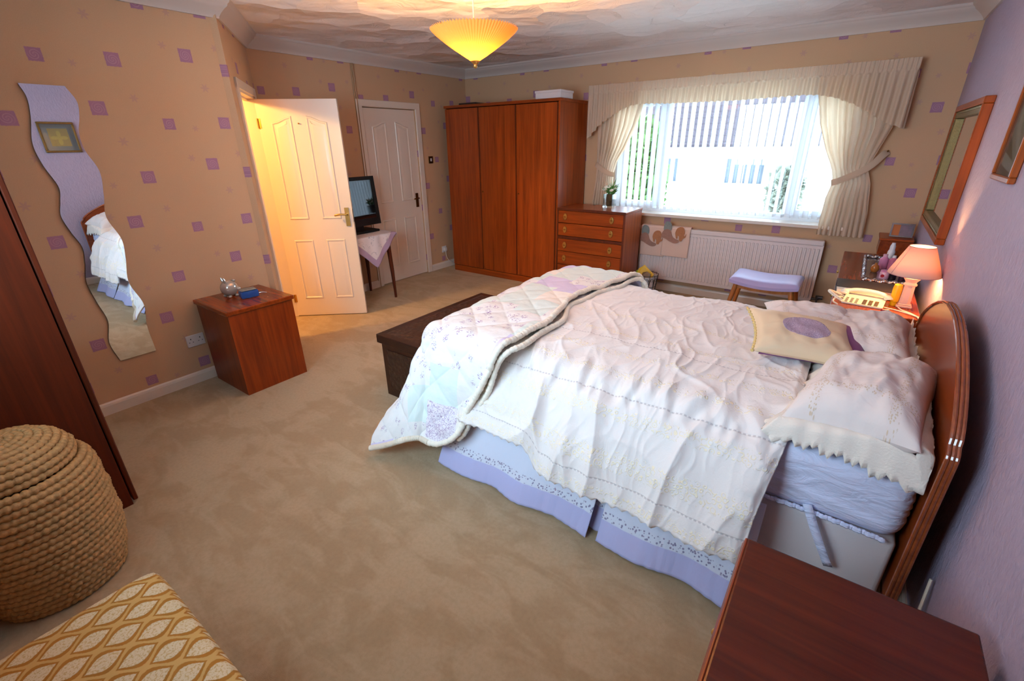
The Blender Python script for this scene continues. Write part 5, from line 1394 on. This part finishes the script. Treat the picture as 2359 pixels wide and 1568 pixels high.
xe = 3.36+.04*np.sin(Yf*3.1+.6)+.02*np.sin(Yf*9)-.20*smooth01((-3.62-Yf)/.5)+.06*smooth01((Yf+2.7)/.4)
cr_ = np.clip((Yf-(QYN-.64))/.14, 0, 1); xe = xe-.14*(1-np.sqrt(np.maximum(1-(1-cr_)**2, 0)))
xs = QX0-.52+.0*Yf
X = xe+(xs-xe)*A_; Y = Yf+0*A_
puff = .013*np.abs(np.sin(math.pi*(X+Y)/.24))**.45*np.abs(np.sin(math.pi*(X-Y)/.24))**.45+.010*perlin(X*5, Y*5, 4)+.006*perlin(X*16, Y*16, 6)
P = drape(X, Y, .012+puff)
UV = np.stack([X, Y+5], -1)
qo = obj('patchwork_bedspread', grid(P), m_quilt, smooth=True, sharp=180, uv=UV); solid(qo, .012, -1)
tag(qo, 'pastel patchwork bedspread folded over the foot of the bed', 'bedspread')
def bind(path, r, nm='binding'):
    pr_, ss = resample(path, 420)
    rr = [r*(1+.10*math.sin(i*1.9)+.06*math.sin(i*.83)) for i in range(len(pr_))]
    obj(nm, tube(pr_, rr, 10), m_bind, qo, smooth=True, label='cream gathered binding')
bind(P[0], .015); bind(P[:, -1], .015)
X2 = xe[0]+.028+.012*np.sin(Yf[0]*17); Y2 = Yf[0]
P2 = drape(X2, Y2, -.012+0*X2); k_ = int(nb*.985); bind(P2[:k_], .014)
# under layer peeping out below the fold
uA = np.linspace(0, 1, 24)[:, None]; Yu = Yf[:, int(nb*.62):]; xu = (xe[:, int(nb*.62):]+.028); Xu = xu-.16*uA; Pu = drape(Xu, Yu+0*uA, -.018+.004*perlin(Xu*14, Yu*6, 3))
uo = obj('under_layer', grid(Pu), m_bind, qo, smooth=True, sharp=180); solid(uo, .006, -1)

# pillows
n = NT('pillow_cotton'); uvs = n.sep(n.uv())
pu, pv = uvs[0], uvs[1]
bd = n.math('MULTIPLY', n.step(n.math('ABSOLUTE', n.math('SUBTRACT', n.math('ABSOLUTE', pv), .62)), .07, .05), n.step(n.vor(n.mapping(n.uv(), (34, 34, 1)), 1.0), .45, .3))
bd2 = n.math('MULTIPLY', n.step(n.math('ABSOLUTE', n.math('SUBTRACT', n.math('ABSOLUTE', pu), .58)), .09, .06), n.step(n.vor(n.mapping(n.uv(), (30, 38, 1)), 1.0), .45, .3))
em_ = n.math('MAXIMUM', bd, bd2)
n.base(n.mix(n.math('MULTIPLY', em_, .7), srgb(226, 214, 210), srgb(206, 180, 146)), .85, 0, .1)
n.bump(n.math('ADD', n.math('MULTIPLY', em_, .5), n.noise(n.mapping(n.uv(), (1.2, 2.4, 1)), 3.0, 3, .5, .5)), .22, .02); m_pillow = n.m
m_frill = plain('eyelet_frill', srgb(230, 219, 208), .9, bump=.5, nscale=150)
def cushion(cx_, cy_, cz, hx_, hy_, h, M, seed, nn=54, sag=None, pinch=.10):
    u = np.linspace(-1, 1, nn)[:, None]; v = np.linspace(-1, 1, nn)[None]
    e = np.clip((1-np.abs(u)**3.2)*(1-np.abs(v)**3.2), 0, 1)
    hh = h*e**.52
    X = hx_*u*(1-pinch*(1-np.abs(v)**2)*np.abs(u)**2*.9)+0*v; Y = hy_*v*(1-pinch*(1-np.abs(u)**2)*np.abs(v)**2*.9)+0*u
    wr = .018*h/.1*(perlin(u*2.3+seed, v*2.3, seed)+.6*perlin(u*5, v*3, seed+1))*e**.6+.005*h/.1*ridge(u*2.2+seed, v*1.6, seed+3)**4*e
    Tp = np.stack([X, Y, hh+wr], -1); Bt = np.stack([X, Y, -hh*.75], -1)
    V1, F1 = grid(Tp); V2, F2 = grid(Bt, True); F2 = [[i+len(V1) for i in f] for f in F2]
    UV = np.stack([u+0*v, v+0*u], -1).reshape(-1, 2)
    VV = np.vstack([V1, V2])@np.array(M.to_3x3()).T+np.array([cx_, cy_, cz])
    if sag is not None: VV = sag(VV)
    return (VV, F1+F2), np.vstack([UV, UV])
def frill(par, cx_, cy_, cz, hx_, hy_, M, w, seed, droop, pinch=.10, sides='all', mat=None):
    m_ = 640; t = np.linspace(0, 4, m_, endpoint=False)
    u = np.where(t < 1, -1+2*t, np.where(t < 2, 1, np.where(t < 3, 1-2*(t-2), -1))); v = np.where(t < 1, -1, np.where(t < 2, -1+2*(t-1), np.where(t < 3, 1, 1-2*(t-3))))
    B = np.stack([hx_*u*(1-pinch*(1-v**2)*u**2*.9), hy_*v*(1-pinch*(1-u**2)*v**2*.9), 0*u], -1)
    on = np.stack([np.sign(u)*np.abs(u)**6, np.sign(v)*np.abs(v)**6, 0*u], -1); on /= np.linalg.norm(on, axis=1)[:, None]
    rows = []
    for r in np.linspace(0, 1, 9):
        zz_ = droop*(r**1.4)+.010*np.sin(np.arange(m_)*2*math.pi/29+seed)*r
        ww = w*r*(1+.06*np.sin(np.arange(m_)*2*math.pi/53))
        if r == 1: ww = ww+.016*np.abs(((np.arange(m_)/5.) % 2)-1)
        rows.append(B*(.97 if r == 0 else 1)+on*ww[:, None]+np.array([0, 0, 1.])*zz_[:, None])
    V = np.concatenate(rows)@np.array(M.to_3x3()).T+np.array([cx_, cy_, cz])
    ov = np.maximum(BYN+.0-V[:, 1], 0); V[:, 2] -= ov*.9; V[:, 1] += ov*.55; hbx = np.maximum(V[:, 0]-4.895, 0); V[:, 0] -= hbx*.9; V[:, 2] += hbx*.5
    F = [(i*m_+j, i*m_+(j+1) % m_, (i+1)*m_+(j+1) % m_, (i+1)*m_+j) for i in range(8) for j in range(m_)]
    return V, F
def Rm(rz=0, rx=0, ry=0): return Matrix.Rotation(rz, 4, 'Z') @ Matrix.Rotation(rx, 4, 'X') @ Matrix.Rotation(ry, 4, 'Y')
def pillow(label, c, hx_, hy_, h, M, seed, w, droop):
    t = thing('pillow', label, 'pillow', (c[0], c[1], c[2]-.06), 'bed pillows')
    VF, UV = cushion(*c, hx_, hy_, h, M, seed)
    obj('pillow_case', VF, m_pillow, t, smooth=True, sharp=180, uv=UV)
    fv = frill(t, *c, hx_, hy_, M, w, seed, droop)
    o = obj('lace_frill', fv, m_frill, t, smooth=True, sharp=180); solid(o, .002)
pillow('white embroidered pillow with zigzag lace frill on the near side of the bed', (4.725, -3.335, .748), .185, .295, .125, Rm(-.17, .03, -.10), 3, .055, -.05)
pillow('white pillow lying on the far side of the bed', (4.70, -2.665, .725), .19, .30, .112, Rm(-.03, .02, -.10), 8, .055, -.02)

# cushions
n = NT('cream_satin_cushion'); uvs = n.sep(n.uv())
rr = n.math('SQRT', n.math('ADD', n.math('POWER', n.math('SUBTRACT', uvs[0], .0), 2.0), n.math('POWER', n.math('SUBTRACT', uvs[1], .05), 2.0)))
bead = n.vor(n.mapping(n.uv(), (42, 42, 1)), 1.0, rnd=.5)
mk = n.step(rr, .46, .44)
n.base(n.mix(mk, srgb(222, 198, 166), n.mix(n.step(bead, .5, .3), srgb(168, 146, 170), srgb(198, 180, 200))), .5, 0, .35); n.bump(n.math('MULTIPLY', mk, bead), .5, .006); m_satin = n.m
cu = thing('cushion', 'cream cushion with a lavender beaded circle leaning on the pillows', 'cushion', (4.47, -2.95, .75), 'cushions on the bed')
MC = Rm(.30, .30, .12)
VF, UV = cushion(4.475, -2.985, .80, .215, .16, .055, MC, 5, pinch=.14)
obj('cushion_cover', VF, m_satin, cu, smooth=True, sharp=180, uv=UV)
pts = []
for q in np.linspace(0, 1, 60): pts.append(np.array([-.215+.0*q, -.16+.32*q, 0]))
obj('gold_cord', tube([np.array(MC.to_3x3())@(p_*np.array([1.0-.12*(1-(p_[1]/.16)**2), 1, 1]))+np.array([4.475, -2.985, .80]) for p_ in pts], [.006+.003*math.sin(i*1.7) for i in range(60)], 6), plain('pale_gold_braid', srgb(206, 178, 116), .5, bump=.6, nscale=160), cu, smooth=True)
m_purple = plain('purple_satin', srgb(122, 72, 122), .4, 0, .4)
c3 = thing('cushion', 'purple edged cushion tucked behind the cream cushion', 'cushion', (4.52, -2.80, .76), 'cushions on the bed')
MC2 = Rm(.26, .30, .10)
VF, UV = cushion(4.515, -2.955, .785,   .225, .165, .035, MC2, 9, pinch=.12); obj('cushion_cover', VF, m_purple, c3, smooth=True, sharp=180, uv=UV)
bt = thing('cushion', 'gold trimmed cream bolster cushion against the far pillow', 'cushion', (4.47, -2.58, .76), 'cushions on the bed')
VF, UV = cushion(4.47, -2.66, .785, .19, .12, .065, Rm(.22, .22, .0), 13, pinch=.10); obj('cushion_cover', VF, m_pillow, bt, smooth=True, sharp=180, uv=UV)
obj('gold_tassel', join(ball((4.645, -2.64, .80), (.02, .016, .014), 12, 8), tube(catmull([(4.60, -2.65, .822), (4.63, -2.645, .82), (4.66, -2.635, .796)], 10), .007, 6)), plain('old_gold', srgb(170, 120, 60), .45), bt, smooth=True)

# cable on the floor behind the headboard
cb = obj('floor_cable', tube(catmull([(4.93, -3.50, .012), (4.965, -3.60, .02), (4.985, -3.68, .10), (4.985, -3.70, .22), (4.99, -3.66, .34)], 40), .0045, 6), m_phone, smooth=True)
tag(cb, 'pale cable looping behind the headboard by the near cabinet', 'cable')
